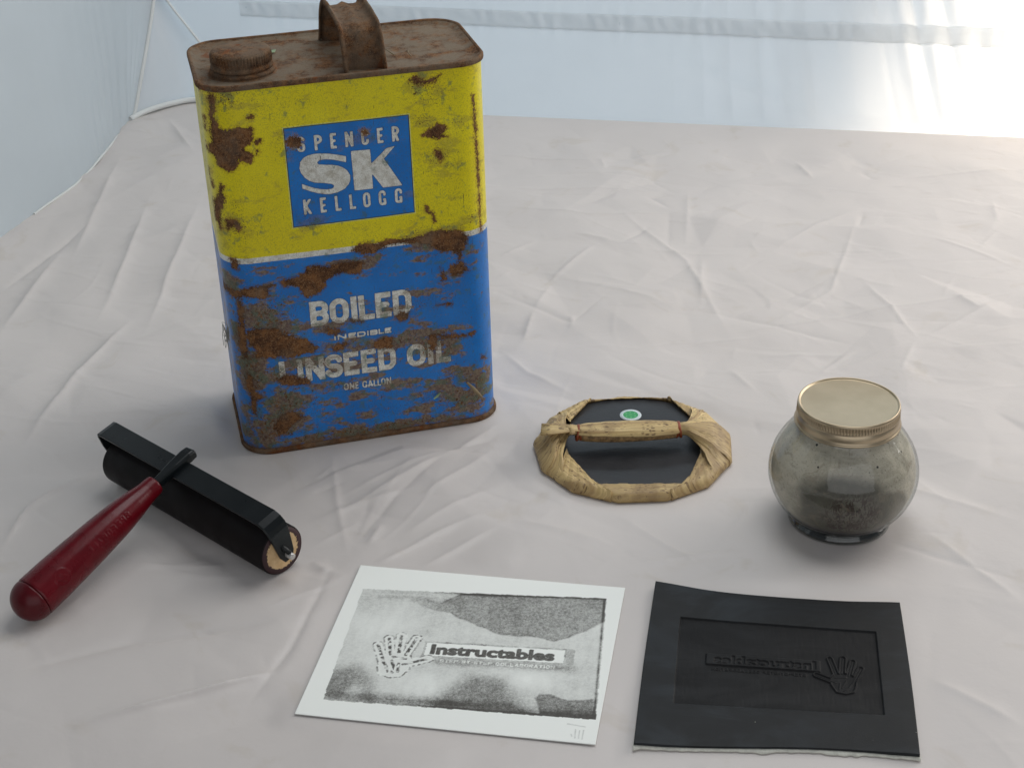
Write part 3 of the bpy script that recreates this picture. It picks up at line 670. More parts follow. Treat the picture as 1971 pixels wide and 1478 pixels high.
for it, y0, y1, T in (
    ([('S', -32, -27.3), ('P', -21.8, -17.2), ('E', -12.5, -8.9), ('N', -3.8, .9), ('C', 5.8, 10.1), ('E', 15.2, 18.7), ('R', 24, 28.4)], 199, 208.2, 1.55),
    ([('K', -31.7, -27), ('E', -21.8, -18.2), ('L', -12.9, -9.4), ('L', -4.3, -.7), ('O', 3.9, 8.3), ('G', 13.4, 17.8), ('G', 23.3, 27.7)], 160, 169.4, 1.55),
    ([('B', -34.3, -22.8), ('O', -22.1, -10.3), ('I', -8.9, -5.0), ('L', -4.1, 5.6), ('E', 6.4, 16.2), ('D', 17.4, 29.1)], 85.6, 102.6, 3.7),
    ([('L', -56.7, -46.6), ('I', -46, -41.7), ('N', -40.4, -28.6), ('S', -28.3, -17.1), ('E', -16.4, -6.8), ('E', -5.3, 4.4), ('D', 5.6, 16.9)], 48.3, 64.7, 3.6),
    ([('O', 24.1, 36.3), ('I', 37.4, 41.4), ('L', 42.9, 52.3)], 47.4, 63.2, 3.6),
    ([('I', -20.9, -19.8), ('N', -18.7, -13.2), ('E', -11.9, -7.1), ('D', -6.3, -1.0), ('I', -.2, .9), ('B', 1.7, 6.5), ('L', 7.1, 10.7), ('E', 11.1, 15.3)], 74.3, 77.9, .95),
    ([('O', -17.6, -14.5), ('N', -13.9, -10.9), ('E', -10.4, -8.1), ('G', -5.8, -2.7), ('A', -2.3, 1.0), ('L', 1.4, 3.4), ('L', 3.9, 5.9), ('O', 6.2, 9.2), ('N', 9.7, 12.8)], 38, 42.9, .85)):
    ii = np.minimum(ii, L(xfF, zfF, it, y0, y1, T))
for pl in SKP:
    pa = np.array(pl); s = (xfF > pa[:, 0].min() - 2) & (xfF < pa[:, 0].max() + 2) & (zfF > pa[:, 1].min() - 2) & (zfF < pa[:, 1].max() + 2)
    ii[s] = np.minimum(ii[s], poly_sdf(xfF[s], zfF[s], pl))
ink[fm] = np.clip(ii, -3, 5)
mesh('body', np.stack([PX, PYd, PZ], -1).reshape(-1, 3), gridF(len(Pm), len(zs), cu=True), mat_can_body(), can,
     attrs={'rust': rust, 'speck': spk, 'ink': ink})
rusty = mat_rusty(dust=.9); rusty_h = mat_rusty('rusty_handle_metal', .5, 1.2); rusty2 = mat_rusty('rusty_seam', .35, 1.4)
def rim(z0, up):
    """rolled double seam around the can, section swept round the rounded rectangle"""
    sec = [(-1.2, 0), (-.2, .3), (.0, 1.2), (-.1, 2.8), (-.6, 3.5), (-1.4, 3.6), (-2.1, 3.1), (-2.4, 2.2), (-2.5, 0)]
    V = []
    for ox, oz in sec:
        q = rrect(CW + 2 * ox, CD + 2 * ox, max(1, CR + ox), 14)
        j = .12 * noise2(q[:, 0] / 14, q[:, 1] / 14, 90 if up else 95, 2)
        z = z0 + (oz if up else 3.6 - oz)
        V.append(np.column_stack([q[:, 0] + j, q[:, 1] + j, np.full(len(q), z) + j * 1.5]))
    V = np.array(V).transpose(1, 0, 2); n = V.shape[0]
    return V.reshape(-1, 3), gridF(n, len(sec), cu=True, cv=True)
v, f = rim(CH - 3.6, True); mesh('top_seam', v, f, rusty2, can)
v, f = rim(0, False); mesh('bottom_seam', v, f, rusty2, can)
# top panel recessed inside the seam; fine grid
def panel(z, inset, name):
    base = rrect(CW - 2 * inset, CD - 2 * inset, CR - inset, 14)
    rings = np.concatenate([[0.], np.linspace(.06, 1, 26)])
    V = np.array([[(p[0] * r, p[1] * (r if r > .4 else r), z + .35 * noise2(np.array([p[0] * r / 18]), np.array([p[1] * r / 18]), 99, 2)[0]) for r in rings] for p in base])
    V[:, -1, 2] = z + 1.6; V[:, -2, 2] = z + .1
    return mesh(name, V.reshape(-1, 3), gridF(len(base), len(rings), cu=True), rusty, can)
panel(CH - 2.6, 2.2, 'top_panel')
panel(1.2, 2.2, 'bottom_panel')
# strap handle: channel section swept along its bend
hp = smooth_curve([(0, -33.5, CH - 3), (0, -33.2, CH + 6), (0, -32.4, CH + 14.5), (0, -29.6, CH + 19.8), (0, -23, CH + 22.0), (0, -4, CH + 23.4), (0, 12, CH + 23.4), (0, 21.5, CH + 21.2), (0, 27, CH + 14), (0, 29.5, CH + 4), (0, 31, CH - 3)], 46)
sec = [(-12.4, .8), (-12.9, 2.6), (-12.3, 3.9), (-11.1, 3.9), (-10.3, 2.2), (-9.2, .1), (-7, -.6), (-3.4, -.2), (0, 1.1), (3.4, -.2), (7, -.6), (9.2, .1), (10.3, 2.2), (11.1, 3.9), (12.3, 3.9), (12.9, 2.6), (12.4, .8)]
sec += [(x * .985, y - 1.0) for x, y in sec[::-1]]
T = np.gradient(hp, axis=0); T /= np.linalg.norm(T, axis=1)[:, None]
V = []
for i, (p, t) in enumerate(zip(hp, T)):
    nrm = np.array([0, -t[2], t[1]]); q = i / 45; x0 = 13.0 - 4.5 * q
    wd = 1.0 - .03 * math.sin(q * math.pi)
    V.append([p + np.array([x0 + sx * wd, 0, 0]) + nrm * (sy + .15 * math.sin(i * 1.3 + sx)) for sx, sy in sec])
V = np.array(V)
mesh('handle', V.reshape(-1, 3), gridF(46, len(sec), cv=True), rusty_h, can)
# screw cap on its spout
cap = None
capc = np.array([-56., -15., CH - 2.6])
def knurl(T, r, z, I):
    m = (z > 6.8) & (z < 12.4)
    return np.where(m, r + .45 * np.cos(T * 58), r)
prof = [(0, 14.4), (12, 14.2), (15.6, 13.9), (16.9, 13.3), (17.4, 12.4), (17.5, 11.5), (17.5, 9.), (17.5, 7.0), (17.2, 6.6), (17.9, 5.6), (18.1, 4.2), (17.4, 3.4), (16.9, 3.2)]
v, f = lathe(prof, 360, knurl); cap = mesh('screw_cap', v + capc, f, rusty_h, can)
v, f = lathe([(16.5, 3.4), (17.6, 3.2), (18.8, 2.3), (19.2, 1.2), (18.6, .6), (19.8, .2), (20.6, -.2)], 96)
mesh('spout_collar', v + capc, f, rusty2, cap)

# ------------------------------------------------------------ little bits on the can
zt = CH - 2.0
def on_can(x, y):
    c, s = math.cos(.2418), math.sin(.2418); return (-100.45 + c * x - s * y, 907.8 + s * x + c * y)
lm = simple('pale_green_leaf', (.24, .33, .19), .7)
straw = simple('dry_straw', (.23, .175, .10), .8)
q = on_can(-36, 14)
lf_ = thing('leaf_scrap', (q[0], q[1], zt), .4, 'tiny pale green leaf scrap lying on the rusty can top', 'leaf scrap')
V = np.array([(-3.4, -.6, .3), (-1.5, 1.6, .9), (1.2, 1.9, .5), (3.6, 1.0, 1.1), (2.2, -1.2, .3), (-.6, -1.9, .7)])
V = np.vstack([V, V + [0, 0, .35]]); F = [list(range(6))[::-1], list(range(6, 12))] + [[i, (i + 1) % 6, 6 + (i + 1) % 6, 6 + i] for i in range(6)]
mesh('leaf', V, F, lm, lf_, smooth=False)
for (x, y, rz, ln, lab) in ((31, -12, 2.3, 13, 'curled thin dry stalk beside the handle foot on the can top'), (42, -18, 1.95, 10, 'short straight straw on the can top, right of the curled stalk')):
    q = on_can(x, y); g = thing('dry_stalk', (q[0], q[1], zt + .4), rz, lab, 'dry stalk')
    pth = smooth_curve([(-ln / 2, 0, .2), (-ln / 6, ln * .05, 1.4), (ln / 5, -ln * .04, 1.6), (ln / 2, ln * (.18 if ln > 11 else 0), .5)], 12)
    v, f = tube(pth, .35, 6); mesh('stalk', v, f, straw, g)
# web and lint caught on the left edge
web = simple('dusty_lint', (.30, .29, .26), .9)
q = on_can(-84.5, -36)
wt_ = thing('lint_tuft', (q[0], q[1], 84), .24, 'small tangled tuft of grey lint clinging to the left edge of the can', 'lint')
pr = []
for k in range(14):
    a = rng.normal(0, 1, (4, 3)) * [1.2, 1.6, 5.0]; a[0] = (1.2, 0, rng.uniform(-6, 7)); a[:, 0] -= .9
    pr.append(tube(smooth_curve(a, 10), .16, 4))
v, f = join(pr); mesh('fibres', v, f, web, wt_)['kind'] = 'stuff'
# straw and dirt stuck to the lower right of the label
q = on_can(67, -48.3)
g = thing('straw_fleck', (q[0], q[1], 26), .2418, 'brown straw fleck stuck low on the blue front of the can near the right corner', 'straw')
v, f = tube([(-5.5, .1, 5.5), (-1, -.5, 0), (2.5, -.4, -5), (4.5, 0, -7.5)], [.7, 1.3, 1.2, .5], 6); mesh('fleck', v, f, straw, g)
q = on_can(41.5, -48.6)
g = thing('green_fleck', (q[0], q[1], 25), .2418, 'small pale green fleck stuck on the blue front of the can below the lettering', 'leaf scrap')
v, f = tube([(-2.2, 0, -1.8), (0, -.3, 0), (2.3, 0, 2.2)], [.4, .9, .4], 6); mesh('fleck', v, f, lm, g)

# ------------------------------------------------------------ the ink roller (brayer)
RL, RR, TILT = 151.5, 14.9, .235
az = -.751
Bx, By = -132.05, 717.98
roller_mat = simple('black_rubber', (.006, .004, .004), .55, .06, 1.2, spec=.16)
steel = simple('black_enamelled_steel', (.004, .006, .007), .30, .05, .5, spec=.3, coat=.08)
red = simple('dark_red_plastic', (.10, .002, .006), .27, .03, .6, spec=.30)
red2 = simple('dark_red_plastic_cap', (.075, .002, .005), .30, .03, .6, spec=.28)
nd = np.array([math.sin(az), -math.cos(az)])
# local frame: x along the roller to its near end, y away from the handle side, z up ; origin under the near end
roller = thing('ink_roller', (Bx, By, 0), az, 'black rubber hand ink roller with a dark red plastic handle lying on the cloth', 'ink roller')
def R_loc(a, n, z):            # n = towards the handle
    return np.array([a, -n, z])
prof = [(0, 0), (RR - .9, 0), (RR - .2, .4), (RR, 1.2), (RR, 40), (RR, 110), (RR, RL - 1.2), (RR - .2, RL - .4), (RR - .9, RL), (0, RL)]
v, f = lathe(prof, 96)
def axis_x(v, zc):              # lathe z axis -> -x
    return np.column_stack([-v[:, 2], v[:, 0], v[:, 1] + zc])
cyl = mesh('roller', axis_x(v, RR), f[:, ::-1], roller_mat, roller)
def mat_core():
    n = NT('pale_core_with_inky_rim')
    x, y, z = n.xyz()
    r = n.m('SQRT', n.m('ADD', n.m('MULTIPLY', y, y), n.m('MULTIPLY', n.m('SUBTRACT', z, RR), n.m('SUBTRACT', z, RR))))
    rr = n.m('ADD', r, n.m('MULTIPLY', n.m('SUBTRACT', n.noise(.7, 5, .75), .5), 5.))
    c = n.mix(n.ss(n.noise(.2, 4, .6), .3, .7), (.56, .37, .18), (.70, .50, .27))
    c = n.mix(n.ss(rr, 10.9, 11.2), c, (.035, .010, .012))
    return n.done(n.pbr(c, .6, 0., n.bump(n.noise(1., 3, .6), .1)))
core = mat_core()
for x0, sgn in ((.35, 1), (-RL - .35, -1)):
    v, f = lathe([(0, 0), (6, 0), (11, 0), (RR - .8, 0), (RR - .8, -1.2)], 64)
    vv_ = np.column_stack([v[:, 2] * sgn + x0, v[:, 0], v[:, 1] + RR]); mesh('end_core', vv_, f if sgn > 0 else f[:, ::-1], core, cyl)
# frame: flat bar bent down at both ends; (s, h) path, width along y
hz = 24.2
path = [(4.0, -4.2), (4.0, 0), (4.0, 6), (3.9, 13), (3.6, 17.0), (2.9, 20.0), (.6, 22.6), (-3.2, hz), (-12, hz), (-40, hz), (-80, hz), (-120, hz), (-RL + 8, hz), (-RL - .4, hz), (-RL - 3.2, hz - .6), (-RL - 4.0, hz - 2.6), (-RL - 4.0, 14), (-RL - 4.0, 6), (-RL - 4.0, 0), (-RL - 4.0, -4.2)]
wid = [3.0, 5.0, 5.7, 6.4, 6.7, 6.8, 6.8, 6.75, 6.7, 6.7, 6.7, 6.7, 6.7, 6.7, 6.7, 6.7, 6.2, 5.0, 4.3, 2.4]
pp = np.array(path, float); Tn = np.gradient(pp, axis=0); Tn /= np.linalg.norm(Tn, axis=1)[:, None]; N2 = np.column_stack([Tn[:, 1], -Tn[:, 0]])
th = .95; ct, st = math.cos(TILT), math.sin(TILT)
def tilt(V):                    # rotate about the axle so the bar leans to the handle side (-y)
    V = np.asarray(V, float).copy(); y, z = V[:, 1].copy(), V[:, 2] - RR
    V[:, 1] = y * ct - z * st; V[:, 2] = RR + z * ct + y * st
    return V
V = []
for p, n_, w_ in zip(pp, N2, wid):
    ch = .35
    for yy, oo in ((-w_ + ch, -th), (-w_, -th + ch), (-w_, th - ch), (-w_ + ch, th), (w_ - ch, th), (w_, th - ch), (w_, -th + ch), (w_ - ch, -th)):
        q = p + n_ * oo; V.append((q[0], yy, q[1] + RR))
F = gridF(len(pp), 8, cv=True).tolist() + [list(range(8)), [(len(pp) - 1) * 8 + j for j in range(8)][::-1]]
fr_ = mesh('frame', tilt(V), F, steel, roller, smooth=False)
mdf = fr_.modifiers.new('bevel', 'BEVEL'); mdf.width = .35 * S; mdf.segments = 2; mdf.limit_method = 'ANGLE'; mdf.angle_limit = .6
# raised tab beside the pin, and the pins
v, f = tube([(4.4, -1.5, RR + 7), (6.0, -1.0, RR + 5.5), (7.0, 0, RR + 2.5), (6.4, .3, RR + .5)], [1.0, 1.5, 1.7, 1.2], 8); mesh('pin_tab', tilt(v), f, steel, roller)
pinm = simple('bare_steel_pin', (.62, .60, .57), .35, 0, 1, metal=.7)
for x0, x1 in ((3.5, 9.6), (-RL - 3.5, -RL - 7.5)):
    v, f = lathe([(0, 0), (1.7, 0), (1.95, .3), (1.95, abs(x1 - x0))], 24)
    s = 1 if x1 > x0 else -1
    mesh('axle_pin', np.column_stack([x1 - s * v[:, 2], v[:, 0], v[:, 1] + RR]), f, pinm, roller)
# shank and handle along their own axis
P0 = R_loc(-82.5, 22.5, 36.2); P1 = R_loc(-72.5, 114.3, 12.9)
ax = (P1 - P0); HL = np.linalg.norm(ax); ax /= HL
sd = np.cross(ax, [0, 0, 1.]); sd /= np.linalg.norm(sd); up = np.cross(sd, ax)       # side, up
def along(t, a, b): return P0 + ax * t + sd * a + up * b
V = []
st_ = [(-31.0, 3.2, 1.6, -.6), (-30.2, 4.3, 2.6, -.3), (-26, 4.6, 2.9, 0), (-16, 4.3, 2.9, 0), (-8, 3.3, 2.7, 0), (-3, 2.9, 2.5, 0), (3, 2.7, 2.4, 0)]
for t, a, b, o in st_:
    for ca, cb in ((-1, -1), (-1, .45), (-.62, 1), (.62, 1), (1, .45), (1, -1)): V.append(along(t, a * ca, b * cb + o))
F = gridF(len(st_), 6, cv=True).tolist() + [list(range(6)), [(len(st_) - 1) * 6 + j for j in range(6)][::-1]]
sh = mesh('shank', V, F, steel, roller, smooth=False)
mdf = sh.modifiers.new('bevel', 'BEVEL'); mdf.width = .6 * S; mdf.segments = 2; mdf.limit_method = 'ANGLE'
hpf = [(0, 0), (3.2, 0), (3.2, 0), (5.2, 0), (5.8, .3), (6.05, 1.1), (6.2, 4.), (6.35, 7.), (6.7, 9.5), (7.15, 12.), (7.65, 14.8), (8.2, 18), (8.75, 22.), (9.4, 27.), (10.1, 34.), (10.65, 42.), (11.1, 50.), (11.9, 66), (12.4, 80), (12.55, HL - 1.2), (12.3, HL - .35), (11.9, HL)]
fp = fine(hpf, .45); nT = 260
T = np.linspace(0, 2 * np.pi, nT, endpoint=False); Tg, Ig = np.meshgrid(T, np.arange(len(fp)), indexing='ij')
r = fp[Ig, 0]; t = fp[Ig, 1]
# raised lettering and emblem around angle TH0 (measured from up towards the left side)
TH0 = 1.02
sx = t - 0.; sy = (Tg - TH0) * r                        # mm along, mm around
E = None
lt = letters_sdf(sx.ravel(), -sy.ravel(), spread('SPEEDBALL', 27, 60, .38), -2.0, 2.0, .75).reshape(sx.shape)
em = np.abs(np.hypot((sx - 80), sy * 1.0) - 4.6) - .45
em = np.minimum(em, np.minimum(seg_dist(sx, sy, (77.5, 1.4), (80.5, -1.8)), seg_dist(sx, sy, (80, 2.2), (83, -.8))) - .45)
lt = np.minimum(lt, em)
r = r + np.where(t > 12, .13 * np.clip(.5 - lt / .5, 0, 1), 0)
hv = P0[None, None] + t[..., None] * ax + (r * np.cos(Tg))[..., None] * up + (r * np.sin(Tg))[..., None] * (-sd)
hd = mesh('handle', hv.reshape(-1, 3), gridF(nT, len(fp), cu=True), red, roller)
cp = [(11.9, HL + .25), (12.35, HL + .6)] + [(12.4 * math.cos(a), HL + .8 + 12.0 * math.sin(a)) for a in np.linspace(.05, math.pi / 2, 16)]
cp = [(11.2, HL + .2)] + cp
T2 = np.linspace(0, 2 * np.pi, 72, endpoint=False); V = np.array([[P0 + ax * b + up * a * math.cos(q) + sd * a * math.sin(q) for a, b in cp] for q in T2])
mesh('end_cap', V.reshape(-1, 3), gridF(72, len(cp), cu=True), red2, hd)

# ------------------------------------------------------------ the baren
baren = thing('printing_baren', (75.3, 837.1, 0), 0, 'round black printing baren wrapped in dried bamboo sheath with a knotted handle', 'baren')
baren.scale = (1, 1, .92)
leafm = mat_leaf()
leaf_dark = simple('brown_inner_sheath', (.27, .165, .07), .6, .3, 1.5, var=.5)
blackm = simple('black_lacquered_disc', (.016, .016, .018), .38, .12, .5, spec=.4)
v, f = lathe([(0, .4), (57, .4), (58.6, 1.2), (59, 3), (58.6, 4.8), (57, 5.6), (40, 5.9), (0, 6.0)], 128); mesh('disc', v, f, blackm, baren)
def facet(th, n=13, o=.35):
    a = (th + o) % (2 * math.pi / n) - math.pi / n
    return 1.018 * math.cos(math.pi / n) / math.cos(a)
def tri(x):
    return 2 * abs(2 * ((x / (2 * math.pi)) % 1) - 1) - 1
def fibre_panel(name, th0, th1, inner, layer, ns=40, angle=None, rough=.5, seed=0):
    """folded sheath: from under the rim, over it and in to the straight inner edge"""
    inner = [np.array(p, float) for p in inner]; ln = [0]
    for a, b in zip(inner[:-1], inner[1:]): ln.append(ln[-1] + np.linalg.norm(b - a))
    V, UV = [], []
    h = 6.3 + 1.15 * layer
    for i in range(ns):
        q = i / (ns - 1); th = math.radians(th0 + (th1 - th0) * q)
        L = q * ln[-1]; k = max(j for j in range(len(ln) - 1) if ln[j] <= L + 1e-9)
        p = inner[k] + (inner[k + 1] - inner[k]) * ((L - ln[k]) / (ln[k + 1] - ln[k] + 1e-9))
        c, s = math.cos(th), math.sin(th); R = (60.0 + .8 * layer) * facet(th)
        row = [(R - 3) * np.array([c, s, 0]) + [0, 0, .1], R * np.array([c, s, 0]) + [0, 0, .5], (R + .9) * np.array([c, s, 0]) + [0, 0, 2.4], (R + .3) * np.array([c, s, 0]) + [0, 0, 4.8], (R - 1.8) * np.array([c, s, 0]) + [0, 0, h]]
        o = row[-1]; e = np.array([p[0], p[1], h + .5])
        for w_ in (.15, .3, .45, .6, .75, .9, .97, 1.): row.append(o * (1 - w_) + e * w_ + [0, 0, .45 * math.sin(w_ * math.pi) * (.6 + .4 * math.sin(q * 7 + seed))])
        row.append(e + [0, 0, -.35]); row.append(np.array([p[0] * 1.01, p[1] * 1.01, 5.7]))
        jit = .7 * max(0, 1 - min(q, 1 - q) / .07) * layer + .18 * math.sin(i * .9 + seed * 3) + .12 * math.sin(i * 2.3 + seed)
        V.append([x + [0, 0, jit if k_ > 3 else 0] for k_, x in enumerate(row)])
    V = np.array(V)
    a = angle if angle is not None else math.radians((th0 + th1) / 2 + 90)
    ca_, sa_ = math.cos(a), math.sin(a)
    X_, Y_ = V[..., 0].ravel(), V[..., 1].ravel() ; zz_ = V[..., 2].ravel()
    UVv = np.column_stack([X_ * ca_ + Y_ * sa_ + seed * 37, -X_ * sa_ + Y_ * ca_ - zz_ * .6 + seed * 11])
    o = mesh(name, V.reshape(-1, 3), gridF(ns, V.shape[1]), leafm, baren, uv=UVv)
    m_ = o.modifiers.new('thickness', 'SOLIDIFY'); m_.thickness = .5 * S; m_.offset = 1
    return o
fibre_panel('sheath_fold', -118, -60, [(-29, -48.0), (-8, -48.6), (0, -49.6), (10, -49.3), (30, -50.7)], 0, seed=1, angle=0)
fibre_panel('sheath_fold', 120, 60, [(-26, 54.2), (-6.3, 55.8), (12.8, 55.8), (30, 52.5)], 0, seed=2, angle=0)
fibre_panel('sheath_fold', -146, -107, [(-42.5, -8), (-41.6, -14.5), (-27.3, -48.0)], 1, seed=3, angle=math.radians(-55))
fibre_panel('sheath_fold', -73, -38, [(28.6, -50.5), (41.0, -17), (41.9, -8)], 1, seed=4, angle=math.radians(62))
fibre_panel('sheath_fold', 113, 140, [(-24.3, 54.5), (-38.4, 28.7), (-38.6, 24)], 1, seed=5, angle=math.radians(50))
fibre_panel('sheath_fold', 63, 36, [(28.4, 53.2), (41.1, 24.7), (41.3, 20)], 1, seed=6, angle=math.radians(-55))
# gathered ends: sheets that rise from the rim and pinch into the grip
def gather(th0, th1, side, ph0, ph1, seed, lift=0., pinch=(0, 0)):
    n, V, UV = 72, [], []
    px = (-35.0 if side < 0 else 28.6)
    for i in range(n):
        q = i / (n - 1); th = math.radians(th0 + (th1 - th0) * q); c, s = math.cos(th), math.sin(th); R = (60.6 + .4 * lift) * facet(th)
        phi = math.radians(ph0 + (ph1 - ph0) * q)
        end = np.array([px + side * pinch[0], -2.0 + 4.6 * math.cos(phi), 17.3 + 4.0 * math.sin(phi)])
        end2 = end + [side * 5.5, 1.1 * math.cos(phi) * 1.0, .4 * math.sin(phi)]
        top = np.array([(R - 2.5) * c, (R - 2.5) * s, 7.2 + .7 * lift])
        mid = top * .52 + end2 * .48 + [side * 1.5, 0, .7 + lift * .6]
        pts = [np.array([(R - 3) * c, (R - 3) * s, .1]), np.array([R * c, R * s, .6]), np.array([(R + .9) * c, (R + .9) * s, 2.8]), np.array([(R + .2) * c, (R + .2) * s, 5.4]), top]
        cur = smooth_curve([top, top * .78 + end2 * .22 + [0, 0, 1.4], mid, end2, end], 22)
        pl = .95 * tri(q * 8.5 + seed * 1.7) + .22 * tri(q * 23 + seed * 2)
        row = pts[:4] + [p + np.array([0, 0, pl * math.sin(min(1, k_ / 18) * math.pi) * .8]) for k_, p in enumerate(cur)]
        V.append(row); UV.append([(np.linalg.norm(p - row[0]) + seed * 50, q * abs(th1 - th0) * .8 + seed * 13) for p in row])
    V = np.array(V); UV = np.array(UV)
    o = mesh('sheath_gather', V.reshape(-1, 3), gridF(n, V.shape[1]), leafm, baren, uv=UV.reshape(-1, 2))
    m_ = o.modifiers.new('thickness', 'SOLIDIFY'); m_.thickness = .45 * S; m_.offset = 0
    return o
gather(134, 178, -1, 150, 60, 1, .2)
gather(170, 206, -1, 100, 20, 2, 1.6)
gather(199, 217, -1, 30, -70, 3, .6)
gather(44, 8, 1, 30, 110, 4, .6)
gather(14, -22, 1, 60, 170, 5, 1.9)
gather(-16, -38, 1, 130, 240, 6, 0.9)
# squared tail poking out on the left
tl = []
for x, hw in ((-33, 3.4), (-36, 3.6), (-40, 4.2), (-45, 5.0), (-51, 5.7), (-58.0, 6.1)):
    tl.append([(x + .5 * a, -2.6 + hw * a + (-34 - x) * .02, 20.2 - (-34 - x) * .01 + .9 * (1 - a * a) * (1 + .3 * math.sin(x)) - .5 * math.sin(a * 5) * (-34 - x) / 24) for a in np.linspace(-1, 1, 15)])
tl = np.array(tl); uvt = np.column_stack([tl[..., 0].ravel(), tl[..., 1].ravel() + 70])
o = mesh('sheath_tail', tl.reshape(-1, 3), gridF(6, 15), leafm, baren, uv=uvt); m_ = o.modifiers.new('thickness', 'SOLIDIFY'); m_.thickness = .8 * S
# grip: inner roll and outer wrap with an open edge at the front
xs_ = np.linspace(-35.5, 29, 60)
def prof_w(x): q = (x + 35) / 63.5; q = min(max(q, 0), 1); return math.sin(math.pi * q) ** .45
V, UV = [], []
for x in xs_:
    w_ = prof_w(x); ry, rz = 4.0 + 4.1 * w_, 3.9 + 1.2 * w_
    V.append([(x, -2.0 - .8 * w_ + ry * math.cos(a), 16.3 + rz * math.sin(a) + .35 * math.sin(5 * a + x * .05)) for a in np.linspace(0, 2 * math.pi, 40, endpoint=False)])
    UV.append([(x, 100 + a * 7) for a in np.linspace(0, 2 * math.pi, 40, endpoint=False)])
mesh('grip', np.array(V).reshape(-1, 3), gridF(60, 40, cv=True), leaf_dark, baren, uv=np.array(UV).reshape(-1, 2))
V, UV = [], []
for x in xs_:
    w_ = prof_w(x); ry, rz = 4.4 + 4.6 * w_, 4.3 + 1.5 * w_
    a0, a1 = math.radians(-25), math.radians(166 + 5 * math.sin(x * .08))
    V.append([(x, -2.0 - .8 * w_ + ry * math.cos(a), 16.9 + rz * math.sin(a) + .12 * math.sin(x * .5 + a * 4)) for a in np.linspace(a0, a1, 30)])
    UV.append([(x, 200 + a * 8) for a in np.linspace(a0, a1, 30)])
o = mesh('grip_wrap', np.array(V).reshape(-1, 3), gridF(60, 30), leafm, baren, uv=np.array(UV).reshape(-1, 2))
m_ = o.modifiers.new('thickness', 'SOLIDIFY'); m_.thickness = .6 * S
orange = simple('orange_brown_rubber', (.26, .055, .016), .45, .05, 2)
for x in (-34.3, 28.2):
    t_ = np.linspace(0, 2 * np.pi, 40, endpoint=False); k8 = np.linspace(0, 2 * np.pi, 10, endpoint=False)
    pr = []
    for dx, tw in ((-.85, .12), (.85, -.1)):
        V = np.array([[(x + dx + tw * 6 * math.sin(a) + 0.9 * math.cos(b), -2.0 + (5.1 + 0.9 * math.sin(b)) * math.cos(a), 16.9 + (4.7 + 0.9 * math.sin(b)) * math.sin(a)) for b in k8] for a in t_])
        pr.append((V.reshape(-1, 3), gridF(40, 10, cu=True, cv=True)))
    v, f = join(pr); mesh('rubber_band', v, f, orange, baren)
# sticker
def mat_sticker():
    n = NT('green_white_sticker'); x, y, z = n.xyz()
    dx = n.m('SUBTRACT', x, 1.3); dy = n.m('SUBTRACT', y, 34.8)
    r = n.m('SQRT', n.m('ADD', n.m('MULTIPLY', dx, dx), n.m('MULTIPLY', dy, dy))); a = n.m('ARCTAN2', dy, dx)
    c = n.mix(n.ss(r, 5.1, 4.7), (.60, .66, .68), (.03, .30, .09))
    pet = n.m('ADD', n.m('MULTIPLY', n.m('COSINE', n.m('MULTIPLY', n.m('ADD', a, 1.57), 6.)), 1.), n.m('MULTIPLY', n.m('ABSOLUTE', n.m('SUBTRACT', r, 3.2)), -1.1))
    c = n.mix(n.ss(pet, .25, .6, 0, .8), c, (.22, .62, .26))
    c = n.mix(n.ss(r, 1.3, .8, 0, .5), c, (.12, .45, .16))
    tx = n.m('MULTIPLY', n.ss(n.m('SINE', n.m('MULTIPLY', a, 31.)), .0, .4), n.m('MULTIPLY', n.ss(r, 5.3, 5.5), n.ss(r, 6.3, 6.1)))
    c = n.mix(n.m('MULTIPLY', tx, .55), c, (.25, .45, .33))
    return n.done(n.pbr(c, .4))
v, f = lathe([(0, 6.25), (5.0, 6.25), (6.9, 6.22), (7.05, 5.9)], 64); mesh('sticker', v + [1.3, 34.8, 0], f, mat_sticker(), baren)

# ------------------------------------------------------------ the jar
jar = thing('glass_jar', (189.3, 755, 0), 0, 'round squat glass jar smeared inside with grey ink and closed by a pale gold lid', 'jar')
def mat_glass():
    n = NT('clear_glass')
    fr = n.node('ShaderNodeLayerWeight'); fr.inputs['Blend'].default_value = .5
    wav = n.bump(n.noise(.07, 2, .5), .5, .5)
    n.put(fr.inputs['Normal'], wav)
    tr = n.node('ShaderNodeBsdfTransparent'); n.put(tr.inputs['Color'], n.mix(n.ss(fr.outputs['Facing'], .55, 1.), (.965, .975, .965), (.42, .44, .41)))
    gl = n.node('ShaderNodeBsdfGlossy'); gl.inputs['Roughness'].default_value = .07; n.put(gl.inputs['Normal'], wav)
    m_ = n.node('ShaderNodeMixShader'); n.put(m_.inputs[0], n.m('ADD', .05, n.m('MULTIPLY', n.m('POWER', fr.outputs['Facing'], 4.6), .9), clamp=True))
    n.t.links.new(tr.outputs[0], m_.inputs[1]); n.t.links.new(gl.outputs[0], m_.inputs[2])
    return n.done(m_.outputs[0])
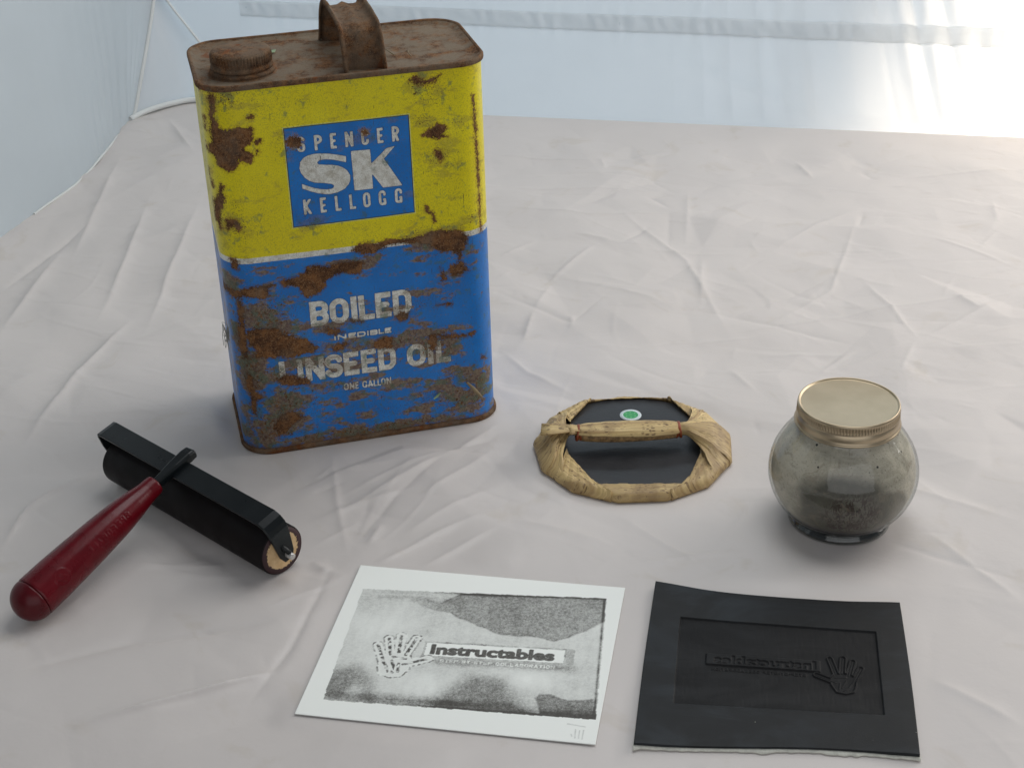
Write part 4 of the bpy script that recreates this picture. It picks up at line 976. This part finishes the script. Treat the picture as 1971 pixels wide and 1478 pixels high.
def mat_film():
    n = NT('grey_ink_film'); x, y, z = n.xyz()
    a = n.noise(.05, 4, .6, dist=.8); st = n.noise(.5, 3, .6, vec=n.scale(n.mm(), (.25, .25, 1.6)))
    c = n.mix(n.ss(a, .35, .65), (.36, .33, .26), (.52, .47, .37))
    c = n.mix(n.ss(st, .4, .7, 0, .22), c, (.66, .60, .50))
    # darker rounded patches on the front, darker lower half behind, edges uneven
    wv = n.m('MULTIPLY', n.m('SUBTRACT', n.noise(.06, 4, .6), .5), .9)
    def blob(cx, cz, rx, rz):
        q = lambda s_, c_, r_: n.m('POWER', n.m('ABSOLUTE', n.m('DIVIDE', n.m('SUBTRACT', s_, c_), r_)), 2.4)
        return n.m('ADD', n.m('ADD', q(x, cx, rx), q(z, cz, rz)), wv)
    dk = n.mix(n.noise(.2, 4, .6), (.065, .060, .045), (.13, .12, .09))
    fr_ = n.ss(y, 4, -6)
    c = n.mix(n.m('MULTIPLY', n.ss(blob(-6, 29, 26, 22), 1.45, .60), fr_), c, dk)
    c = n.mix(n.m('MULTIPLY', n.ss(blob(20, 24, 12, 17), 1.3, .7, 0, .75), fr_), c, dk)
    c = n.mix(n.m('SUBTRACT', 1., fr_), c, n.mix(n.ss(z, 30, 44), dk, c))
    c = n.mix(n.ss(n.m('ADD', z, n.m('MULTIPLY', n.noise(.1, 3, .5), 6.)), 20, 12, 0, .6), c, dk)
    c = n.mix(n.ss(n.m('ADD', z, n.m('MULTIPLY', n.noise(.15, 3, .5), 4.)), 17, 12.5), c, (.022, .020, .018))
    # smeared rust-brown scratches
    sm = n.noise(1., 4, .7, vec=n.scale(n.mm(), (.5, .5, .22)), dist=1.)
    ctr = n.m('ADD', n.m('MULTIPLY', n.m('ADD', x, 2.), n.m('ADD', x, 2.)), n.m('MULTIPLY', n.m('SUBTRACT', z, 26), n.m('SUBTRACT', z, 26)))
    c = n.mix(n.m('MULTIPLY', n.ss(sm, .47, .53), n.ss(ctr, 420, 90)), c, (.035, .02, .014))
    d = n.vor(.19); ds = n.vor(.19, out='Color')
    sep = n.node('ShaderNodeSeparateColor'); n.put(sep.inputs[0], ds)
    c = n.mix(n.ss(n.m('ADD', d, n.m('MULTIPLY', sep.outputs[0], .50)), .20, .14), c, (.012, .011, .01))
    c = n.mix(n.ss(n.noise(.8, 4, .78), .57, .66, 0, .6), c, (.08, .066, .048))
    c = n.mix(n.ss(n.noise(.11, 4, .6, dist=1.5), .56, .66, 0, .35), c, (.22, .17, .12))
    return n.done(n.pbr(c, .5, 0., n.bump(n.noise(.6, 4, .6), .3)))
outer = smooth_curve([(27.5, 4.5), (29.0, 6.0), (33.5, 10.5), (38.6, 18), (41.9, 27), (42.6, 36), (40.6, 46), (36.0, 55), (31.0, 61.5), (28.2, 65.5), (27.2, 70)], 60)
glass = mat_glass()
base_gl = [(0, 1.6), (22, 1.4), (26.0, .3), (28.2, .2), (29.4, 1.2), (29.3, 3.2), (28.0, 4.2)]
v, f = lathe(base_gl + [tuple(p) for p in outer], 128); mesh('glass', v, f, glass, jar)
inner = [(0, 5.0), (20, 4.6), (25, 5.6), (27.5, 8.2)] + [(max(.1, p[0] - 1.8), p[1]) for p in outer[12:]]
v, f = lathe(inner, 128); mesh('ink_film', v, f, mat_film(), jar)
darkg = simple('dark_base_glass', (.012, .014, .014), .08, 0, 1, spec=.6, coat=.4)
v, f = lathe([(0, .5), (26.0, .5), (28.0, .9), (28.9, 1.8), (28.7, 3.2), (27.6, 4.4), (27.4, 5.6), (26, 6.2), (0, 6.3)], 96); mesh('base', v, f, darkg, jar)
lidm = NT('satin_gold_metal')
lidm = lidm.done(lidm.pbr(lidm.mix(lidm.ss(lidm.noise(.05, 3, .5), .3, .7), (.44, .352, .235), (.50, .405, .275)), .34, .85, lidm.bump(lidm.noise(2.5, 3, .6), .03)))
def kn(T, r, z, I):
    m = (z > 73.6) & (z < 76.9)
    return np.where(m, r - .25 + .42 * np.cos(T * 105), r)
lp = [(0, 78.0), (26.6, 78.0), (27.1, 78.1), (27.4, 78.7), (27.9, 79.0), (28.35, 78.7), (28.55, 77.9), (28.6, 77.1), (28.6, 76.6), (28.6, 75.3), (28.6, 74.0), (28.6, 73.4), (28.3, 72.9), (28.5, 72.4), (29.0, 71.6), (29.1, 69.2), (29.0, 67.8), (29.4, 67.4), (29.9, 66.9), (29.8, 66.2), (29.2, 65.9), (28.0, 66.2)]
v, f = lathe(lp, 640, kn); mesh('lid', v, f, lidm, jar)

# ------------------------------------------------------------ the shared logo shapes (mm, box starts at x=0, centred on y=0)
WORD = font_edges('Instructables')
HAND = [((-25.5, .9), (-19.6, -13.5), 1.75), ((-20.7, 6.8), (-17.6, -6), 1.75), ((-14.6, 9.4), (-13.4, -5), 1.85), ((-6.2, 8.2), (-9.6, -6), 1.75), ((2.6, -7.9), (-9.5, -13.6), 1.9)]
PALM = [(-21.5, -8.5), (-21, -16), (-19.4, -21), (-15, -22.8), (-10, -21.8), (-7.2, -16), (-6.6, -10), (-9, -6.5), (-14, -5.2), (-18.5, -6)]
def hand_sdf(x, y):
    d = poly_sdf(x, y, PALM) - .8
    for a, b, w_ in HAND: d = np.minimum(d, seg_dist(x, y, a, b) - w_)
    return d
def hand_mid(x, y):
    d = np.full(x.shape, 9.)
    for a, b, w_ in HAND: d = np.minimum(d, seg_dist(x, y, a, b))
    for a, b in (((-19, -14), (-16, -20)), ((-16, -8), (-9, -9)), ((-16, -11), (-13, -18)), ((-12, -13), (-11.2, -19.5)), ((-18, -17), (-14, -20.5))): d = np.minimum(d, seg_dist(x, y, a, b))
    return d
TAG = spread('STEP-BY-STEP COLLABORATION', 9, 69, .22)

# ------------------------------------------------------------ the paper print
PW, PH = 150.9, 126.4
paper = thing('ink_print', (-27.12, 644.47, .4), -.1924, 'white card with a grey ink print of a hand logo and a lettered banner', 'print')
xs = np.linspace(-PW / 2, PW / 2, 400); ys = np.linspace(-PH / 2, PH / 2, 336)
X, Y = np.meshgrid(xs, ys, indexing='ij'); x, y = X.ravel(), Y.ravel()
rot = .0555; c_, s_ = math.cos(rot), math.sin(rot)
lx = (x + 22.1) * c_ + (y + 4.1) * s_; ly = -(x + 22.1) * s_ + (y + 4.1) * c_
area_d = poly_sdf(x, y, [(-68.1, 41.8), (66.3, 52.1), (73.3, -45.5), (-64.2, -50.6)]) + .5 * noise2(x / 3, y / 3, 5, 2) - .2
sstep = lambda v, a, b: (lambda t: t * t * (3 - 2 * t))(np.clip((v - a) / (b - a), 0, 1))
dens = .30 + .09 * noise2(x / 22, y / 14, 31, 3) + .05 * noise2(x / 3, y / 9, 36, 2)
BL1 = [(-47.7, 40.6), (-22.7, 36.2), (-12.8, 45.6), (66.3, 53), (68.5, 33.3), (59.1, 23.1), (50.7, 15.9), (43.8, 11.2), (35, 13.6), (25.5, 13.7), (14.6, 12.9), (7.9, 15.7), (.5, 19.2), (-10.2, 23.8), (-15.9, 27.7), (-30, 30)]
b1 = poly_sdf(x, y, BL1) + .9 * noise2(x / 6, y / 4, 8, 2)
fadeL = sstep(x, -50, -8)
dens += (.33 * sstep(b1, 1.1, -1.3) + .06 * noise2(x / 5, y / 4, 88, 3)) * fadeL
dens += .16 * np.exp(-((b1 + .4) / .7) ** 2) * fadeL
b2 = poly_sdf(x, y, [(5.8, -21), (23, -22), (29, -33), (40, -46), (-8, -48), (-10, -42), (-1, -29)]); dens += .40 * sstep(b2, 6, -7)
b3 = poly_sdf(x, y, [(-69, -28), (-54, -22), (-43, -31), (-38, -50), (-68, -52)]); dens += .38 * sstep(b3, 5, -6)
b4 = poly_sdf(x, y, [(40.9, -34), (43.1, -30.7), (48.4, -30), (57.9, -33.3), (70, -30.8), (74, -46), (46.5, -48)]) + .7 * noise2(x / 5, y / 4, 12, 2); dens += .40 * sstep(b4, .5, -.8)
dens += .28 * sstep(y, -39, -46) * sstep(x, -60, -30)
dens -= .22 * np.exp(-(((x - 38) / 13) ** 2 + ((y + 20) / 8) ** 2)) + .16 * np.exp(-(((x + 14) / 14) ** 2 + ((y + 33) / 9) ** 2)) + .12 * np.exp(-(((x + 60) / 20) ** 2 + ((y - 36) / 4) ** 2))
dens -= .30 * np.exp(-(((x + 50) / 5) ** 2 + ((y + 42) / 6) ** 2))
dens -= .14 * np.exp(-(((x + 50) / 14) ** 2 + ((y - 5) / 14) ** 2))
dens += .34 * np.exp(-(((ly + 9) / 3.2) ** 2)) * sstep(lx, 0, 10) * sstep(lx, 84, 74)
# inky edges of the block
top_d = np.abs(y - (41.8 + (x + 68.1) * .0766) + .4); dens += .75 * np.exp(-(top_d / (.7 + .9 * np.exp(-((x - 5) / 22) ** 2))) ** 2) * sstep(x, -40, -10) * (.7 + .3 * noise2(x / 9, y * 0, 4, 1))
rt_d = np.abs(x - (66.3 + (52.1 - y) * .0717) + .9); dens += .70 * np.exp(-(rt_d / .65) ** 2) * (.75 + .35 * noise2(y / 8, x * 0, 44, 2))
bt_d = np.abs(y - (-50.6 + (x + 64.2) * .0371) - .7); dens += .65 * np.exp(-(bt_d / .6) ** 2) * sstep(x, -50, 60)
stk = .5 + .5 * noise2(x / 26, (y - .077 * x) / 1.6, 55, 3)
dens += .30 * stk * np.exp(-(((41 + (x + 68.1) * .0766 - y) - 5) / 5) ** 2) * sstep(x, 10, -25) + .22 * stk * np.exp(-(((y + 50.6 - (x + 64.2) * .0371) - 4) / 4.5) ** 2)
dens = np.clip(dens, 0.02, 1)
# banner and hand
box = np.maximum(np.abs(lx - 36.5) - 36.5, np.abs(ly) - 5.2) + .25 * noise2(x / 2, y / 2, 14, 2)
dens = np.where(np.abs(box - .6) < .7, np.maximum(dens, .45 + .35 * noise2(x / 4, y / 4, 15, 2)), dens)
halo = np.abs(np.maximum(np.abs(lx - 37) - 41.5, np.abs(ly + 2) - 8.5) + 2.2) - 2.0
dens = np.where((halo < 0) & (lx > 73), np.maximum(dens, .5), dens)
dens = np.where(box < 0, 0, dens)
wd = word_sdf(lx, ly, WORD, 3.4, 67.5, -3.5, 3.7) - .68
dens = np.where(box < 0, sstep(wd, .18, -.18) * .93, dens)
hs = hand_sdf(lx, ly); hm = hand_mid(lx, ly)
dash = noise2(lx / 1.3, ly / 1.3, 18, 1)
dens = np.where(hs < .5, .10, dens)
dens = np.where((hs > .5) & (hs < 1.5), np.clip(.45 + .5 * dash, .1, .9), dens)
dens = np.where((hs < -.2) & (hm < .85), np.clip(.62 + .75 * dash, 0, .95), dens)
dens = np.where((hs < -.2) & (hm >= .85), .16, dens)
tg = letters_sdf(lx, ly, TAG, -10.0, -7.6, .42)
dens = np.where(tg < .05, np.minimum(dens, .08 + .2 * (noise2(lx / 4, ly / 4, 19, 1) > .2)), dens)
dens = np.where(area_d > 0, 0, dens)
# faint pencil marks bottom right
pm = np.full(x.shape, 9.)
for a, b in (((64.5, -54), (65, -60)), ((66.6, -54.5), (66.8, -60)), ((68.5, -54), (68.6, -60.4)), ((62.8, -57.5), (63.4, -59)), ((60, -50.5), (69, -51.5))): pm = np.minimum(pm, seg_dist(x, y, a, b))
dens = np.maximum(dens, .35 * sstep(pm, .5, .15))
def mat_print():
    n = NT('inked_card'); d = n.attr('ink')
    nz = n.noise(.72, 5, .78); fine_ = n.noise(2.0, 3, .7)
    v = n.m('ADD', n.m('MULTIPLY', n.m('SUBTRACT', nz, .5), 1.15), n.m('MULTIPLY', n.m('SUBTRACT', fine_, .5), .5))
    k = n.ss(n.m('ADD', d, n.m('MULTIPLY', v, n.m('MULTIPLY', n.ss(d, .12, .62, .22, 1.), n.ss(d, 1.1, .75, .35, 1.)))), -.12, 1.12)
    k = n.m('MULTIPLY', k, n.ss(d, .0, .03))
    c = n.mix(k, (.88, .90, .855), (.055, .050, .042))
    return n.done(n.pbr(c, .62, 0., n.bump(n.noise(1.5, 3, .6), .04), spec=.3))
zc = .25 + .5 * np.clip((np.abs(X) / (PW / 2)) ** 4, 0, 1) * .4
nx, ny = X.shape
topv = np.stack([X, Y, zc + .35], -1).reshape(-1, 3); F = gridF(nx, ny)
card_mat = mat_print()
ring = [(i, 0) for i in range(nx)] + [(nx - 1, j) for j in range(1, ny)] + [(i, ny - 1) for i in range(nx - 2, -1, -1)] + [(0, j) for j in range(ny - 2, 0, -1)]
ri = np.array([i * ny + j for i, j in ring]); low = topv[ri].copy(); low[:, 2] -= .35
nb_ = len(topv); k_ = len(ri); lowi = nb_ + np.arange(k_)
sideF = np.column_stack([ri, lowi, np.roll(lowi, -1), np.roll(ri, -1)])
mesh('card', np.vstack([topv, low]), np.vstack([F, sideF]), card_mat, paper, attrs={'ink': np.concatenate([dens, np.zeros(k_)])})

# ------------------------------------------------------------ the carved rubber block
block = thing('rubber_block', (129.96, 618.8, 0), -.1564, 'black rubber printing block with a recessed mirrored hand logo and white torn backing', 'printing block')
nx, ny = 420, 396
A, B = np.meshgrid(np.linspace(0, 1, nx), np.linspace(0, 1, ny), indexing='ij')
# corners: slightly out of square, edges gently curved
BLc, BRc, TLc, TRc = np.array([-67.6, -64.2]), np.array([67.0, -57.2]), np.array([-65.0, 64.5]), np.array([66.2, 60.4])
X = (1 - A) * (1 - B) * BLc[0] + A * (1 - B) * BRc[0] + (1 - A) * B * TLc[0] + A * B * TRc[0]
Y = (1 - A) * (1 - B) * BLc[1] + A * (1 - B) * BRc[1] + (1 - A) * B * TLc[1] + A * B * TRc[1]
Y += B * (-2.6 * np.sin(np.pi * A ** .8)) + (1 - B) * (2.0 * np.sin(np.pi * A) - 1.0 * np.sin(2 * np.pi * A))
X += 1.1 * np.sin(np.pi * B) * (1 - A) * -.6 + A * .8 * np.sin(np.pi * B)
curl = 2.2 * np.exp(-((A / .18) ** 2 + ((1 - B) / .2) ** 2)) + 1.2 * np.exp(-(((1 - A) / .15) ** 2 + ((1 - B) / .2) ** 2)) + 1.0 * np.exp(-(((1 - A) / .12) ** 2 + (B / .2) ** 2)) + .8 * np.exp(-((A / .12) ** 2 + (B / .2) ** 2))
x, y = X.ravel(), Y.ravel()
rx = poly_sdf(x, y, [(-50.0, 36.3), (52.2, 35.2), (52.5, -29.8), (-50.3, -32.5)])
lx = (22.6 - x) / .795; ly = (y - 4.15) / .84
h = -.95 * sstep(rx, .15, -.35)
box = (np.maximum(np.abs(lx - 36.5) - 36.5, np.abs(ly) - 5.2)) * .8
wd = (word_sdf(lx, ly, WORD, 3.4, 67.5, -3.5, 3.7) - .55) * .8
hb = .85 * sstep(box, .15, -.2) - .6 * sstep(wd, .15, -.25)
hs = hand_sdf(lx, ly) * .8
hh = .75 * sstep(np.abs(hs) - .35, .3, -.2) + .25 * sstep(hand_mid(lx, ly) - .3, .3, -.1) * (hs < 0)
tg = letters_sdf(lx, ly, TAG, -10.0, -7.6, .5)
h = h + np.where(rx < -1, hb + hh + .5 * sstep(tg, .12, -.15), 0)
h += .05 * noise2(x / 1.2, y / 7, 71, 1) * (rx < 0)
Z = 2.6 + h.reshape(X.shape) + curl
rub = simple('black_carving_rubber', (.013, .016, .019), .50, .05, 1.4, spec=.45)
def mat_rub():
    n = NT('black_carving_rubber'); 
    a = n.noise(.03, 4, .6, dist=1.2, vec=n.scale(n.mm(), (.6, 1.4, 1)))
    c = n.mix(n.ss(a, .4, .7), (.004, .0045, .005), (.008, .011, .014))
    d = n.vor(.11); c = n.mix(n.ss(d, .030, .022), c, (.30, .31, .26))
    rec = n.attr('rec'); c = n.mix(rec, c, (.0045, .0045, .005))
    dz = n.noise(1.3, 4, .7); c = n.mix(n.ss(dz, .70, .8, 0, .5), c, (.05, .055, .06))
    return n.done(n.pbr(c, n.m('ADD', n.ss(a, .35, .7, .52, .38), n.m('MULTIPLY', rec, .18)), 0., n.bump(n.noise(1.6, 4, .7), .06), spec=.22))
rub = mat_rub()
topv = np.stack([X, Y, Z], -1).reshape(-1, 3)
ring = [(i, 0) for i in range(nx)] + [(nx - 1, j) for j in range(1, ny)] + [(i, ny - 1) for i in range(nx - 2, -1, -1)] + [(0, j) for j in range(ny - 2, 0, -1)]
ri = np.array([i * ny + j for i, j in ring]); low = topv[ri].copy(); low[:, 2] = np.maximum(low[:, 2] - 1.9, .5)
k_ = len(ri); lowi = len(topv) + np.arange(k_); sideF = np.column_stack([ri, lowi, np.roll(lowi, -1), np.roll(ri, -1)])
mesh('rubber_sheet', np.vstack([topv, low]), np.vstack([gridF(nx, ny), sideF]), rub, block, attrs={'rec': np.concatenate([sstep(rx, 0, -.5), np.zeros(k_)])})
# torn white backing, peeping out mostly along the near edge
nbk = 260; rg = np.random.default_rng(12)
rows = []
s_ = np.linspace(0, 1, nbk)
def edge(A0, B0):
    X = (1 - A0) * (1 - B0) * BLc[0] + A0 * (1 - B0) * BRc[0] + (1 - A0) * B0 * TLc[0] + A0 * B0 * TRc[0]
    Y = (1 - A0) * (1 - B0) * BLc[1] + A0 * (1 - B0) * BRc[1] + (1 - A0) * B0 * TLc[1] + A0 * B0 * TRc[1]
    Y = Y + B0 * (-2.6 * np.sin(np.pi * A0 ** .8)) + (1 - B0) * (2.0 * np.sin(np.pi * A0) - 1.0 * np.sin(2 * np.pi * A0))
    return X, Y
torn = 1.0 + 1.1 * np.abs(noise2(s_ * 23, s_ * 0, 5, 3)) + 2.6 * np.clip(noise2(s_ * 13, s_ * 0, 9, 1) - .35, 0, 1)
x0, y0 = edge(s_, 0 * s_); x1, y1 = edge(s_, 0 * s_ + 1)
VB = []
crl = np.interp(s_, [0, .1, .9, 1], [1.0, .3, .2, .8])
for q in range(nbk):
    VB.append([(x0[q], y0[q] - torn[q], .35 + crl[q] * .4), (x0[q], y0[q] - torn[q], .75 + crl[q] * .6), (x0[q], y0[q] - .1, 1.3 + crl[q]), (x0[q], y0[q] + 2, .7),
               (x1[q] , y1[q] - 4, .7), (x1[q], y1[q] + .25, 1.9 + 1.6 * math.exp(-(s_[q] / .18) ** 2)), (x1[q], y1[q] + .45, .5), (x1[q], y1[q] - 4, .25), (x0[q], y0[q] + 2, .25)])
VB = np.array(VB); VB[0, :, 0] -= .35; VB[-1, :, 0] += .45
backm = simple('white_backing_cloth', (.60, .60, .53), .85, .2, 1.5)
F = gridF(nbk, 9, cv=True).tolist() + [list(range(9)), [(nbk - 1) * 9 + j for j in range(9)][::-1]]
mesh('backing', VB.reshape(-1, 3), F, backm, block)
